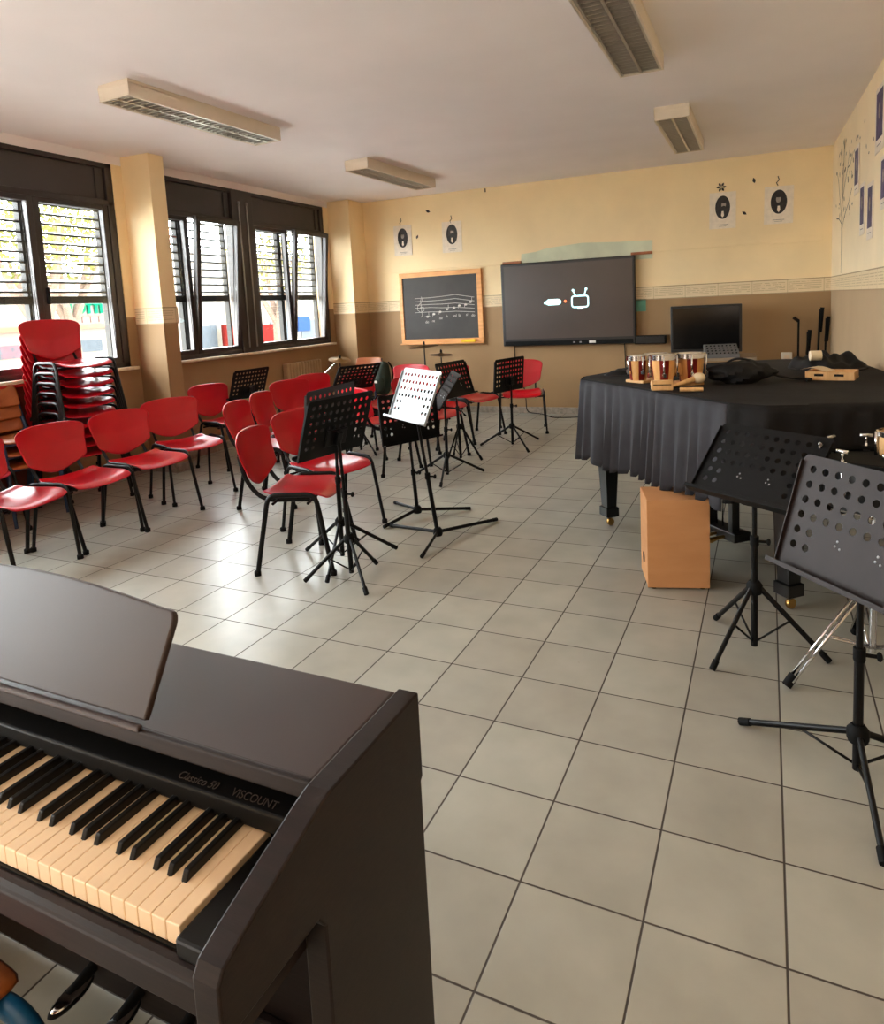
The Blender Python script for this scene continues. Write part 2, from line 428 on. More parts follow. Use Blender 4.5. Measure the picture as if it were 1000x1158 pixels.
def window(n, y0, y1, sashes, mull, tilts, straps=False):
    r = bpy.data.objects.new('window_%d' % n, None); COL.objects.link(r); struct(r)
    f = MB(); d0_, d1_ = XG-.1, XG+.01
    f.box(d0_, d1_, y0, y0+.07, ZS, ZT).box(d0_, d1_, y1-.07, y1, ZS, ZT)
    f.box(d0_, d1_, y0, y1, ZS, ZS+.045).box(d0_, d1_, y0, y1, 2.50, 2.55).box(d0_, d1_, y0, y1, ZT-.04, ZT)
    for a, b in mull: f.box(d0_, XG+.025, a, b, ZS, ZT)
    f.build('window_frame', M['frame'], r, bevel=.005)
    segs = []
    cuts = [y0+.07] + [q for m in mull for q in m] + [y1-.07]
    for a, b in zip(cuts[0::2], cuts[1::2]):
        MB().box(d0_, XG-.02, a, b, 2.55, ZT-.04).build('shutter_box', M['boxdark'], r, bevel=.004)
        MB().box(XG-.02, XG+.0, b-.10, b-.03, 2.56, ZT-.05).build('box_cover', M['frame'], r, bevel=.004)
    for (a, b), tl in zip(sashes, tilts):
        sash('sash', a, b, ZS+.04, 2.515, r, tl)
        blind('blind', a-.02, b+.02, 1.66, 2.62, r)
    MB().box(XL-.03, XL+.06, y0-.02, y1+.04, ZS-.028, ZS).build('window_sill', M['sill'], r, bevel=.006)
    if straps:
        for a, b in mull:
            for k in (.3, .68):
                yy = a + (b-a)*k
                MB().box(XG+.03, XG+.036, yy-.012, yy+.012, ZS+.06, 2.72).build('strap', M['steel'], r)
                MB().ell((XG+.035, yy, 2.73), (.012, .02, .02)).build('pulley', M['steel'], r)
    # handles on the closing stiles
    for (a, b) in sashes[1::2]:
        MB().box(XG+.005, XG+.03, a+.02, a+.045, 1.62, 1.76).build('handle', M['black'], r, bevel=.006)
    return r
TL = R(5.2)
window(1, .2, 3.5, [(.29,.98),(.98,1.67),(2.02,2.71),(2.71,3.43)], [(1.67,2.02)], [0,0,0,0])
window(2, 3.78, 6.90, [(3.80,4.40),(4.40,5.07),(5.42,6.09),(6.09,6.83)], [(5.07,5.42)], [0,TL,0,TL], True)
window(3, -3.2, -.1, [(-3.12,-2.4),(-2.4,-1.8),(-1.45,-.83),(-.83,-.18)], [(-1.8,-1.45)], [0,0,0,0])

# radiator under the second window
t_ = thing('radiator', 'cream panel radiator under the window between the two wall piers', 'radiator', (XL+.075, 6.09, 0))
mb = MB()
for k in range(12): mb.box(-.04, .04, -.37+k*.062, -.37+k*.062+.05, .16, .84)
mb.build('radiator_body', M['radiator'], t_, bevel=.012)
for y in (-.35, .35): MB().tube([(0,y,.0),(0,y,.18)], .012).build('pipe', M['radiator'], t_)

# ceiling lamps --------------------------------------------------------
def lamp(x, y, rz, label):
    r = thing('ceiling_lamp', label, 'ceiling light', (x, y, H), rz, 'louvred fluorescent ceiling lamps')
    w, l, h = .27, 1.46, .105
    b = MB(); b.box(-w/2, w/2, -l/2, l/2, -.03, 0)
    b.box(-w/2, -w/2+.012, -l/2, l/2, -h, -.02).box(w/2-.012, w/2, -l/2, l/2, -h, -.02)
    b.box(-w/2, w/2, -l/2, -l/2+.014, -h, -.02).box(-w/2, w/2, l/2-.014, l/2, -h, -.02)
    b.build('lamp_housing', M['lampbody'], r, bevel=.003)
    MB().box(-w/2+.012, w/2-.012, -l/2+.014, l/2-.014, -.036, -.03).build('reflector', M['lampin'], r)
    g = MB()
    for k in range(28):
        yy = -l/2 + .04 + k*(l-.08)/27
        g.box(-w/2+.014, w/2-.014, yy-.004, yy+.004, -h+.004, -h+.04)
    g.box(-.008, .008, -l/2+.016, l/2-.016, -h+.003, -h+.042)
    g.box(-w/2+.013, -w/2+.025, -l/2+.016, l/2-.016, -h+.003, -h+.042).box(w/2-.025, w/2-.013, -l/2+.016, l/2-.016, -h+.003, -h+.042)
    g.build('louver_grid', M['louver'], r)
    for s in (-1, 1): MB().tube([(s*.065, -l/2+.05, -.055), (s*.065, l/2-.05, -.055)], .013, 10).build('fluorescent_tube', M['white'], r)
    return r
lamp(-3.125, 2.87, R(2.2)*-1, 'long louvred ceiling lamp above the stacked red chairs, largest seen on the left')
lamp(-3.03, 5.68, R(-3), 'louvred ceiling lamp near the far window, leftmost beside the back wall')
lamp(-.105, 2.78, R(-1), 'louvred ceiling lamp cut off by the top picture edge')
lamp(-.02, 5.5, R(-1), 'louvred ceiling lamp over the dark television, nearest the right wall')

# ------------------------------------------------------------------ red chairs
def make_chair(label):
    r = thing('stackable_chair', label, 'chair')
    def seat(u, v):
        x = -.19 + .39*u; y = (v-.5)*.44
        # rounded plan corners
        uu = 2*u-1; vv = 2*v-1
        k = 1 - .07*max(0, abs(uu)**4)*max(0, abs(vv)**2)
        y *= k; x = .005 + (x-.005)*(1 - .06*abs(vv)**4*abs(uu)**2)
        z = .432 + .018*abs(vv)**2.2 - .012*(1-uu*uu)*(1-vv*vv)
        if u > .75: z -= .03*((u-.75)/.25)**2
        if u < .2: z += .018*((.2-u)/.2)**2
        return (x, y, z)
    MB().grid(12, 12, seat).build('seat', M['red'], r, solid=.009, subd=1)
    def back(u, v):
        vv = 2*v-1
        wid = .218 + .036*min(1, u*1.25) - .03*max(0, (u-.84)/.16)**2.5
        top = .792 - .012*vv*vv - .012*abs(vv)**8; bot = .462 + .085*abs(vv)**1.7
        z = bot + (top-bot)*u
        y = vv*wid
        x = -.265 - .07*((z-.47)/.31) + .042*vv*vv - .012*(1-abs(2*u-1))
        return (x, y, z)
    MB().grid(14, 18, back).build('backrest', M['red'], r, solid=.010, subd=1)
    for s in (-1, 1):
        pts = fillet([(.215, s*.262, .004), (.135, s*.242, .452), (-.135, s*.242, .452), (-.22, s*.262, .004)], .055, 6)
        f = MB().tube(pts, .0142, 10, r2=.010).build('leg_frame', M['black'], r)
        for p in ((.215, s*.262), (-.22, s*.262)):
            MB().lathe([(.0, 0), (.019, 0), (.019, .024), (.012, .03)], 12, Matrix.Translation((p[0], p[1], 0))).build('foot_cap', M['rubber'], f)
        pts = fillet([(.10, s*.15, .403), (-.20, s*.16, .403), (-.29, s*.165, .52), (-.315, s*.165, .66)], .09, 6)
        MB().tube(pts, .0135, 10, r2=.009).build('back_support', M['black'], r)
    for x in (.09, -.11): MB().tube([(x, -.24, .402), (x, .24, .402)], .008).build('cross_bar', M['black'], r)
    return r
G = 'red plastic chairs set out for the music class'
chairs = [
 (-3.45, 1.40, 12, 'red chair at the near end of the window-side row, just behind the digital piano'),
 (-3.48, 1.90, 0, 'second red chair from the near end of the window-side row'),
 (-3.50, 2.44, -5, 'third red chair from the near end of the window-side row, before the tall stack'),
 (-3.677, 3.02, -19.5, 'fourth red chair in the window-side row, beside the first wall pier'),
 (-4.14, 4.05, -6.7, 'red chair against the wall just past the first wall pier'),
 (-4.40, 1.69, 0, 'red chair behind the window-side row, only its front edge in frame'),
 (-1.85, 2.06, 17.5, 'nearest red chair of the middle group, whole frame showing beside the paired stands'),
 (-2.03, 2.60, -20, 'red chair half hidden behind the paired black music stands'),
 (-2.85, 3.08, 17, 'red chair turned away just behind the nearest one of the middle group'),
 (-3.04, 3.61, 17, 'red chair turned away, third back in the middle group'),
 (-3.43, 4.38, -15, 'bright red chair below the far window, in front of the radiator'),
 (-3.55, 4.95, -15, 'red chair behind the bright one below the far window, beside a slanted stand'),
 (-3.14, 5.72, -95, 'red chair facing the camera below the blackboard and cymbal'),
 (-3.13, 5.20, -15, 'red chair behind the slanted wide music stand near the green backpack'),
 (-2.52, 4.20, 66, 'red chair hidden behind the pale gleaming music stand'),
 (-2.37, 5.17, -20, 'red chair behind the edge-on music stand, farther of the two seats there'),
 (-2.24, 4.68, -20, 'red chair behind the edge-on music stand, nearer of the two seats there'),
 (-2.245, 5.79, -21, 'red chair at the back wall, left of the stand below the large screen'),
 (-1.815, 6.18, -72, 'red chair by the back wall right of the stand below the large screen'),
]
first = None
for (x, y, a, lb) in chairs:
    if first is None:
        first = make_chair(lb); first['group'] = G; first.location = (x, y, 0); first.rotation_euler = (0, 0, R(a))
    else:
        dup(first, (x, y, 0), R(a), lb, G)
ORD = ['topmost', 'second from the top', 'third from the top', 'fourth from the top', 'fifth from the top', 'sixth from the top',
       'middle one, sixth from the floor', 'fifth from the floor', 'fourth from the floor', 'third from the floor', 'lowest one']
NST = 10
ORD10 = ORD[:5] + ['fifth from the floor'] + ORD[8:10] + ['second from the floor', 'lowest one']
for k in range(NST):
    dup(first, (-4.43 + .004*k, 2.62, k*.0785), R(-6), 'red chair in the tall stack by the window, ' + ORD10[NST-1-k], 'red chairs in the tall stack')

# red board fixed under the first window, behind the stack
t_ = thing('red_board', 'low red board with a bright top edge under the first window behind the chair stack', 'board', (XL, 1.75, 0))
MB().box(.001, .018, -.6, .72, .1, .985).build('panel', M['cabinetd'], t_, bevel=.002)
MB().box(.001, .062, -.6, .72, .978, 1.0).build('top_rail', M['cabinet'], t_, bevel=.004)

# wooden school chairs ------------------------------------------------------
def school_chair(name, label, frame, loc, rz, group=None, z=0):
    r = thing(name, label, 'chair', (loc[0], loc[1], z), rz, group)
    def st(u, v):
        uu, vv = 2*u-1, 2*v-1
        k = (1 - .05*abs(uu)**4*abs(vv)**4)
        return (uu*.19*k, vv*.195*k, .435 + .01*vv*vv - .02*max(0, uu-.6)**2*6)
    MB().grid(8, 8, st).build('seat', M['woodb'], r, solid=.014, subd=1)
    def bk(u, v):
        uu, vv = 2*u-1, 2*v-1
        k = (1 - .07*abs(uu)**4*abs(vv)**4)
        return (-.215 - .03*uu + .03*vv*vv, vv*.185*k, .735 + uu*.085*k)
    MB().grid(6, 8, bk).build('backrest', M['woodb'], r, solid=.012, subd=1)
    for s in (-1, 1):
        MB().tube(fillet([(.2, s*.205, .004), (.165, s*.2, .42), (-.15, s*.2, .42), (-.225, s*.17, .80)], .05), .0125).build('side_frame', frame, r)
        MB().tube([(-.13, s*.2, .42), (-.22, s*.205, .004)], .0125).build('leg', frame, r)
    for x in (.15, -.12): MB().tube([(x, -.2, .41), (x, .2, .41)], .01).build('cross_bar', frame, r)
    return r
for k in range(3):
    school_chair('school_chair', 'wooden school chair with blue legs at left window, ' + ['lowest of three', 'middle of three', 'top of three'][k], M['darkblue'], (-4.50, 2.14), R(0), 'stacked wooden school chairs', k*.095)
school_chair('school_chair', 'brown wooden school chair in the far left corner beside the green backpack', M['darkblue'], (-4.12, 6.62), R(-80))

# piano player's chair at the bottom left corner: wooden seat with arched blue tube legs
t_ = thing('piano_chair', 'wooden seat with blue tubular legs in front of the digital piano keyboard', 'chair', (-.69, -.80, 0))
def st(u, v):
    uu, vv = 2*u-1, 2*v-1
    k = (1 - .05*abs(uu)**4*abs(vv)**4)
    return (uu*.205*k, vv*.225*k, .45 - .02*max(0, vv-.6)**2*5)
MB().grid(8, 8, st).build('seat', M['woodb'], t_, solid=.014, subd=1)
for yy in (.18, -.17):
    MB().tube(fillet([(.275, yy, .004), (.265, yy, .425), (-.265, yy, .425), (-.275, yy, .004)], .07, 7), .0155, 12).build('leg_frame', M['bluef'], t_)
for x in (-.17, .17): MB().tube([(x, -.17, .43), (x, .18, .43)], .011).build('seat_rail', M['bluef'], t_)

# ------------------------------------------------------------------ music stands
def desk_mesh(w=.48, h=.33, th=.0022):
    """perforated desk: 10 x 6 hole grid, the last two rows only at the ends"""
    mb = MB(); cols, rows = 10, 6
    mx, top, cw = .02, .018, (w-.04)/10
    ch = .0445
    xs = [-w/2+mx+cw*i for i in range(cols+1)]; zs = [h/2-top-ch*i for i in range(rows+1)]
    R0 = .0112; n = 12
    def quad(x0, x1, z0, z1):
        mb.add([(x0,0,z0),(x1,0,z0),(x1,0,z1),(x0,0,z1)], [(0,1,2,3)])
    for j in range(rows):
        for i in range(cols):
            x0, x1, z1, z0 = xs[i], xs[i+1], zs[j], zs[j+1]
            if j >= 4 and 2 <= i <= 7: quad(x0, x1, z0, z1); continue
            cx, cz = (x0+x1)/2, (z0+z1)/2; hw, hh = (x1-x0)/2, (z1-z0)/2
            V = []; F = []
            for k in range(n):
                a = 2*PI*(k+.5)/n; c, s = math.cos(a), math.sin(a)
                V.append((cx+R0*c, 0, cz+R0*s))
                m = max(abs(c), abs(s)); V.append((cx+hw*c/m, 0, cz+hh*s/m))
            for k in range(n):
                k2 = (k+1) % n; F.append((2*k, 2*k+1, 2*k2+1, 2*k2))
            corner = {(1,1):None}
            o = len(V)
            mb.add(V, F)
            # corner triangles
            for sx, sz in ((1,1),(-1,1),(-1,-1),(1,-1)):
                base = [p for p in V[1::2]]
                near = sorted(base, key=lambda p: (p[0]-(cx+sx*hw))**2 + (p[2]-(cz+sz*hh))**2)[:2]
                mb.add([near[0], near[1], (cx+sx*hw, 0, cz+sz*hh)], [(0,1,2)])
    # margins with rounded top corners
    rc = .02
    quad(-w/2, xs[0], -h/2, h/2-rc); quad(xs[-1], w/2, -h/2, h/2-rc)
    quad(xs[0], xs[-1], -h/2, zs[-1]); quad(xs[0], xs[-1], zs[0], h/2)
    for sx in (-1, 1):
        cx, cz = sx*(w/2-rc), h/2-rc
        V = [(cx, 0, cz)] + [(cx+sx*rc*math.sin(a*PI/12), 0, cz+rc*math.cos(a*PI/12)) for a in range(7)]
        mb.add(V, [(0,k,k+1) for k in range(1,7)])
    return mb, th
def stand(label, base, desk, yaw, tilt, feet, hub, style='a', mat_='stand', hubxy=None, scale=1):
    """base=(x,y) of the pole foot, desk=centre of the plate, feet = three floor points"""
    if tilt < 0: yaw += 180; tilt = -tilt
    r = thing('music_stand', label, 'music stand', (base[0], base[1], 0), 0, 'black folding music stands')
    def L(p): return Vector((p[0]-base[0], p[1]-base[1], p[2] if len(p) > 2 else 0))
    Md = Matrix.Translation(L(desk)) @ Matrix.Rotation(R(yaw), 4, 'Z') @ Matrix.Rotation(-R(tilt), 4, 'X') @ Matrix.Scale(scale, 4)
    mb, th = desk_mesh()
    d = mb.build('desk', M[mat_], r, solid=th); d.matrix_local = Md
    w, h = .48, .33
    lp = MB().box(-w/2, w/2, -.045, .001, -h/2-.002, -h/2+.001).box(-w/2, w/2, -.0465, -.0445, -h/2-.002, -h/2+.012)
    lp.build('ledge', M[mat_], d, bevel=.0008)
    for xa, xb in ((-w/2-.0005, -w/2+.0025), (w/2-.0025, w/2+.0005)): MB().box(xa, xb, -.012, .001, -h/2, h/2-.02).build('rim', M[mat_], d)
    MB().box(-.075, .075, .002, .012, -.11, -.02).box(-.02, .02, .01, .035, -.10, -.03).build('bracket', M['black'], d, bevel=.003)
    for sx in (-1, 1):
        for q in ((0, 0), (.016, -.004), (.004, .014)):
            MB().ell((sx*.062+q[0], -.0018, -.062+q[1]), (.0038, .0015, .0038), 8, 5).build('rivet', M['steel'], d)
    top = Md @ Vector((0, .022, -.06))
    hb = L((hubxy[0], hubxy[1], 0)) if hubxy else Vector((0, 0, 0))
    low = Vector((hb.x, hb.y, .035 if style == 'a' else hub-.02))
    hubp = Vector((hb.x, hb.y, hub))
    mid = hubp + (top-hubp)*.45
    MB().tube([low, mid], .0135, 12).build('pole', M['black'], r)
    MB().tube([mid, top], .0095, 12).build('inner_pole', M['black'], r)
    MB().lathe([(.0, -.02), (.015, -.02), (.0165, -.015), (.0165, .02), (.0, .022)], 14, Matrix.Translation(mid)).tube([mid, mid+Vector((.045,.0,0))], .006, 8).ell(mid+Vector((.05,0,0)), (.008,.014,.014)).build('clamp', M['rubber'], r)
    MB().lathe([(.0, -.022), (.026, -.022), (.03, -.01), (.03, .014), (.018, .03), (.0, .03)], 16, Matrix.Translation(hubp)).build('hub', M['rubber'], r)
    for f in feet:
        fp = L((f[0], f[1], .013)); dr = (fp-hubp); dh = Vector((dr.x, dr.y, 0)).normalized()
        st_ = hubp + dh*.022
        lg = MB().tube([st_, fp], .0105 if style == 'a' else .0115, 10, r2=.0085).build('leg', M['black'], r)
        un = (fp-st_).normalized()
        MB().tube([fp-un*.035, fp-un*.0, fp+un*.004], .0125, 10).build('rubber_foot', M['rubber'], lg)
        if style == 'a':
            MB().tube([st_+(fp-st_)*.45, low+Vector((0,0,.012))], .0045, 6).build('brace', M['black'], r)
    return r
stand('right-hand black music stand beside the wooden cajon, grey face with two rivet clusters', (.553,1.672), (.565,1.664,.77), -37, 40,
      [(.405,1.475),(.40,1.925),(.815,1.675)], .275)
stand('nearest black music stand at right edge with large round holes', (.823,.985), (.822,1.0,.750), -50, 18,
      [(.508,1.157),(.84,.655),(1.12,1.14)], .145, mat_='stand_grey', scale=1.08)
stand('front stand of the nested pair beside the nearest red chair', (-1.44,1.86), (-1.435,1.81,.855), 79, -19,
      [(-1.655,1.735),(-1.246,1.684),(-1.409,2.074)], .225)
stand('rear stand of the nested pair, its top edge showing behind the front one', (-1.63,2.07), (-1.60,2.01,.868), 90, -5,
      [(-1.935,2.15),(-1.533,1.762),(-1.414,2.326)], .235, mat_='stand_grey')
stand('pale gleaming music stand, black with window glare painted on, in the centre with its pole leaning', (-1.26,2.60), (-1.319,2.494,.918), -36, 23,
      [(-1.013,3.0),(-1.20,2.24),(-1.66,2.70)], .055, 'b', 'stand_glare', (-1.235,2.545))
stand('low upright black stand directly behind the pale gleaming one', (-1.57,2.94), (-1.575,2.902,.714), 63, 5,
      [(-1.28,3.19),(-1.68,2.66),(-1.88,3.19)], .055, 'b')
stand('music stand seen edge-on between the pale stand and the blackboard chairs', (-1.80,3.99), (-1.735,3.90,.768), -58, 34,
      [(-1.58,4.267),(-1.735,3.70),(-2.12,4.05)], .20, mat_='stand_matte')
stand('tall black music stand leaning back in front of the blackboard wall', (-1.93,4.60), (-1.92,4.522,.786), 79, 17,
      [(-2.08,4.78),(-1.745,4.66),(-1.96,4.30)], .33)
stand('black music stand below the large screen, farthest right on open floor', (-1.645,5.28), (-1.632,5.223,.75), 72, -5,
      [(-1.994,5.292),(-1.50,5.70),(-1.42,5.08)], .22)
stand('black music stand at the far window sill, beyond the chair by the pier', (-4.20,4.50), (-4.215,4.46,.752), 84, -20,
      [(-4.40,4.66),(-4.0,4.55),(-4.22,4.20)], .24)
stand('widely slanted black music stand in front of the green backpack', (-3.09,4.74), (-3.114,4.774,.779), 61, -38,
      [(-3.30,4.88),(-2.86,4.64),(-3.12,4.46)], .24)

# ------------------------------------------------------------------ digital piano (foreground)
PR = -.0228
dp = thing('digital_piano', 'dark brown digital piano with ivory keys, filling the lower left foreground', 'piano', (.055, -.285, 0), PR)
PW = 1.36
# local: x from -PW to 0, y 0 at the rear, negative towards the player
side = [(0,0),(0,.69),(.0,.69),(.004,.70),(.004,.84),(-.235,.843),(-.27,.835),(-.40,.797),(-.428,.784),(-.437,.77),(-.437,.715),(-.43,.706),(-.275,.700),(-.262,.66),(-.262,0)]
side = [(0,0),(0,.695),(.006,.70),(.006,.84),(-.235,.843),(-.26,.838),(-.40,.797),(-.428,.786),(-.437,.772),(-.437,.715),(-.43,.706),(-.275,.700),(-.262,.68),(-.262,0)]
for x0, x1 in ((-.036, 0), (-PW, -PW+.036)):
    MB().prism(side, 0, x0, x1).build('side_panel', M['pianow'], dp, bevel=.003)
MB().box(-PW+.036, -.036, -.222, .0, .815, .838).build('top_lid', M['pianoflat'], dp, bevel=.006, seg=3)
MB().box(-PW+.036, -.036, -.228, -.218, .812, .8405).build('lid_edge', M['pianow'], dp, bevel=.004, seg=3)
MB().box(-PW+.036, -.036, -.012, 0, .02, .815).build('rear_panel', M['pianow'], dp)
# slanted control panel behind the keys with its lettering
cp = MB().prism([(-.135,.775),(-.205,.752),(-.212,.728),(-.135,.72)], 0, -PW+.036, -.036).build('control_panel', M['pianoblack'], dp, bevel=.003)
def text(name, body, size, Mx, m, parent, ext=.0002, shear=0, bold=0):
    cu = bpy.data.curves.new(name, 'FONT'); cu.body = body; cu.size = size; cu.extrude = ext; cu.shear = shear; cu.offset = bold
    cu.align_x = 'CENTER'; cu.align_y = 'CENTER'
    tmp = bpy.data.objects.new(name+'_tmp', cu); COL.objects.link(tmp)
    dg = bpy.context.evaluated_depsgraph_get()
    me = bpy.data.meshes.new_from_object(tmp.evaluated_get(dg))
    bpy.data.objects.remove(tmp); bpy.data.curves.remove(cu)
    me.materials.clear(); me.materials.append(m)
    o = bpy.data.objects.new(name, me); COL.objects.link(o)
    if parent: o.parent = parent
    o.matrix_local = Mx
    return o
slope = math.atan2(.023, .07)
def onpanel(x, t):      # t 0 front .. 1 back
    return Matrix.Translation((x, -.205 + .07*t, .752 + .023*t + .0006)) @ Matrix.Rotation(slope, 4, 'X')
text('model_lettering', 'Classico 50', .0165, onpanel(-.272, .17), M['gold'], cp, shear=.25)
text('maker_lettering', 'VISCOUNT', .0165, onpanel(-.165, .17), M['gold'], cp)
MB().cbox((-.055, -.178, .7655), (.018, .02, .006)).build('power_switch', M['rubber'], cp, bevel=.001)
# key bed, slip and end blocks
MB().box(-PW+.036, -.036, -.364, -.02, .655, .690).build('key_bed', M['pianow'], dp)
MB().prism([(-.364,.640),(-.364,.692),(-.376,.690),(-.384,.682),(-.384,.640)], 0, -PW+.036, -.036).build('key_slip', M['pianow'], dp, bevel=.004)
MB().box(-PW+.036, -.036, -.37, -.03, .635, .655).build('underside_board', M['pianow'], dp)
KX = -.137              # right end of the keyboard
kb = MB().box(KX-1.223, KX, -.365, -.20, .69, .6935).build('keyboard', M['pianoblack'], dp)
for x0, x1 in ((KX+.001, -.036), (-PW+.036, KX-1.2235)):
    if x1 - x0 > .002: MB().box(x0, x1, -.372, -.2, .69, .716).build('end_block', M['pianoblack'], dp, bevel=.004)
wk = MB().box(-.0114, .0114, -.362, -.195, .694, .722).build('white_key', M['ivory'], kb, bevel=.0016)
wm = wk; wk.location = (KX-.01175, 0, 0)
for i in range(1, 52):
    o = wm.copy(); COL.objects.link(o); o.location = (KX-.01175-.0235*i, 0, 0)
bk = MB().prism([(-.312,.722),(-.306,.7345),(-.195,.7355),(-.195,.71),(-.312,.71)], 0, -.0048, .0048).build('black_key', M['ebony'], kb, bevel=.0018)
first_b = True
# from the right: C8 | B7 A7 G7 F7 | E7 D7 C7 ...   black keys lie left of B,A,G and E,D
for i in range(52):
    pos = i % 7            # 0=C 1=B 2=A 3=G 4=F 5=E 6=D
    if pos in (1, 2, 3, 5, 6) and i < 51:
        off = {1:-.002, 2:0, 3:.002, 5:-.0015, 6:.0015}[pos]
        x = KX - .0235*(i+1) - off
        if first_b: o = bk; first_b = False
        else: o = bk.copy(); COL.objects.link(o)
        o.location = (x, 0, 0)
# folding music rest
rw, rh = .72, .172
def rest_poly():
    P = [(-rw/2+.01, 0), (rw/2-.0, 0)]
    for k in range(5): a = k*PI/8; P.append((rw/2-.012+.012*math.cos(a)+.006, rh-.035+.02*math.sin(a)))
    for k in range(9):
        t = k/8; P.append((rw/2-.03-(rw-.06)*t, rh-.013+.022*math.sin(PI*t)))
    for k in range(5): a = PI/2+k*PI/8; P.append((-rw/2+.012+.012*math.cos(a)-.006, rh-.035+.02*math.sin(a)))
    return P
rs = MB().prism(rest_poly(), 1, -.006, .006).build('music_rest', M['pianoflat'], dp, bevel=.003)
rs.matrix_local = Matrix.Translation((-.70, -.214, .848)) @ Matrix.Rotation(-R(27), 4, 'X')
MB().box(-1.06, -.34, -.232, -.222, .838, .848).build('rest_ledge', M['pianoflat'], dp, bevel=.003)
# lower board, stretcher and pedals
MB().box(-PW+.036, -.036, -.03, -.012, .02, .14).build('pedal_rail', M['pianow'], dp, bevel=.004)
for k, x in enumerate((-.815, -.675, -.535)):
    pd = MB().tube([(x, -.012, .07), (x, -.05, .064), (x, -.09, .054)], .012, 10).ell((x, -.085, .05), (.021, .052, .011), 18, 8).build('pedal', M['rubber'], dp)
    MB().ell((x, -.083, .055), (.0185, .047, .0095), 18, 8).build('pedal_plate', M['chrome'] if k < 2 else M['white'], pd)
for x in (-.018, -PW+.018):
    MB().box(x-.018, x+.018, -.36, .02, 0, .035).build('foot', M['pianow'], dp, bevel=.004)

# ------------------------------------------------------------------ grand piano under its cover
K1, K2 = Vector((-.43, 3.07)), Vector((.53, 2.01))
gu = (K2-K1).normalized(); gn = Vector((-gu.y, gu.x))
if gn.x < 0: gn = -gn
gl = (K2-K1).length
def gpt(a, b): return K1 + gu*a + gn*b        # a along the keyboard, b towards the tail
outl = [gpt(0,0), gpt(gl,0), gpt(gl,.42)]
ctrl = [(gl,.42),(gl-.02,.62),(gl-.18,.80),(gl-.42,.95),(gl-.60,1.12),(gl-.70,1.32),(gl-.80,1.50),(gl-.98,1.60),(gl-1.2,1.60),(gl-1.36,1.50),(0,1.3)]
outl = [Vector(q) for q in ((-.43,3.07),(.05,2.54),(.45,2.09),(.60,2.02),(1.05,2.11),(1.19,2.25),(1.235,2.5),(1.25,2.95),(1.245,3.5),(1.20,3.95),(1.05,4.22),(.78,4.30),(.45,4.18),(.02,3.86),(-.36,3.42),(-.45,3.22))]
ZT_G = .945
ins = [c + (Vector((.5,3.1))-c).normalized()*.05 for c in outl]
gp = thing('grand_piano', 'black grand piano hidden beneath a cloth cover, legs and pedals showing', 'grand piano', (K1.x, K1.y, 0))
def rel(v, z): return (v.x-K1.x, v.y-K1.y, z)
n = len(ins)
MB().add([rel(c,.64) for c in ins]+[rel(c,ZT_G-.012) for c in ins], [tuple(range(n))[::-1], tuple(range(n,2*n))]+[(i,(i+1)%n,n+(i+1)%n,n+i) for i in range(n)]).build('case', M['gloss'], gp)
def pleg(x, y):
    Mx = Matrix.Translation((x-K1.x, y-K1.y, 0)) @ Matrix.Rotation(math.atan2(gu.y, gu.x), 4, 'Z')
    b = MB()
    prof = [(.052,.64),(.05,.5),(.034,.14),(.034,.125),(.044,.12),(.044,.065),(.03,.055)]
    for (a, za), (c, zc) in zip(prof[:-1], prof[1:]):
        b.add([(-a,-a,za),(a,-a,za),(a,a,za),(-a,a,za),(-c,-c,zc),(c,-c,zc),(c,c,zc),(-c,c,zc)], [(0,1,5,4),(1,2,6,5),(2,3,7,6),(3,0,4,7)], False, 0, Mx)
    b.add([(-.03,-.03,.055),(.03,-.03,.055),(.03,.03,.055),(-.03,.03,.055)], [(0,3,2,1)], False, 0, Mx)
    o = b.build('leg', M['gloss'], gp)
    MB().lathe([(0,-.011),(.022,-.011),(.025,-.006),(.025,.006),(.022,.011),(0,.011)], 16, Mx @ Matrix.Translation((.012,0,.0255)) @ Matrix.Rotation(PI/2,4,'Y')).tube([(.0,0,.06),(.0,0,.03)], .008, 8, M=Mx).build('caster', M['brass'], o)
pleg(-.285, 3.12); pleg(.70, 2.16); pleg(.85, 3.75)
LY = Vector((.40, 2.86))
Ml = Matrix.Translation((LY.x-K1.x, LY.y-K1.y, 0)) @ Matrix.Rotation(math.atan2(gu.y, gu.x), 4, 'Z')
ly = MB().box(-.15, .15, -.05, .06, .085, .135, Ml).box(-.11, -.075, -.03, .02, .13, .66, Ml).box(.075, .11, -.03, .02, .13, .66, Ml).build('pedal_lyre', M['gloss'], gp, bevel=.004)
for k in (-1, 0, 1):
    MB().tube([(k*.05, .0, .12), (k*.05, .0, .64)], .0045, 8, M=Ml).build('pedal_rod', M['chrome'], ly)
    MB().tube([(k*.065, -.04, .10), (k*.065, -.09, .1), (k*.065, -.14, .092), (k*.065,-.155,.09)], .01, 10, M=Ml, radii=[.008,.011,.016,.008]).build('pedal', M['brass'], ly)
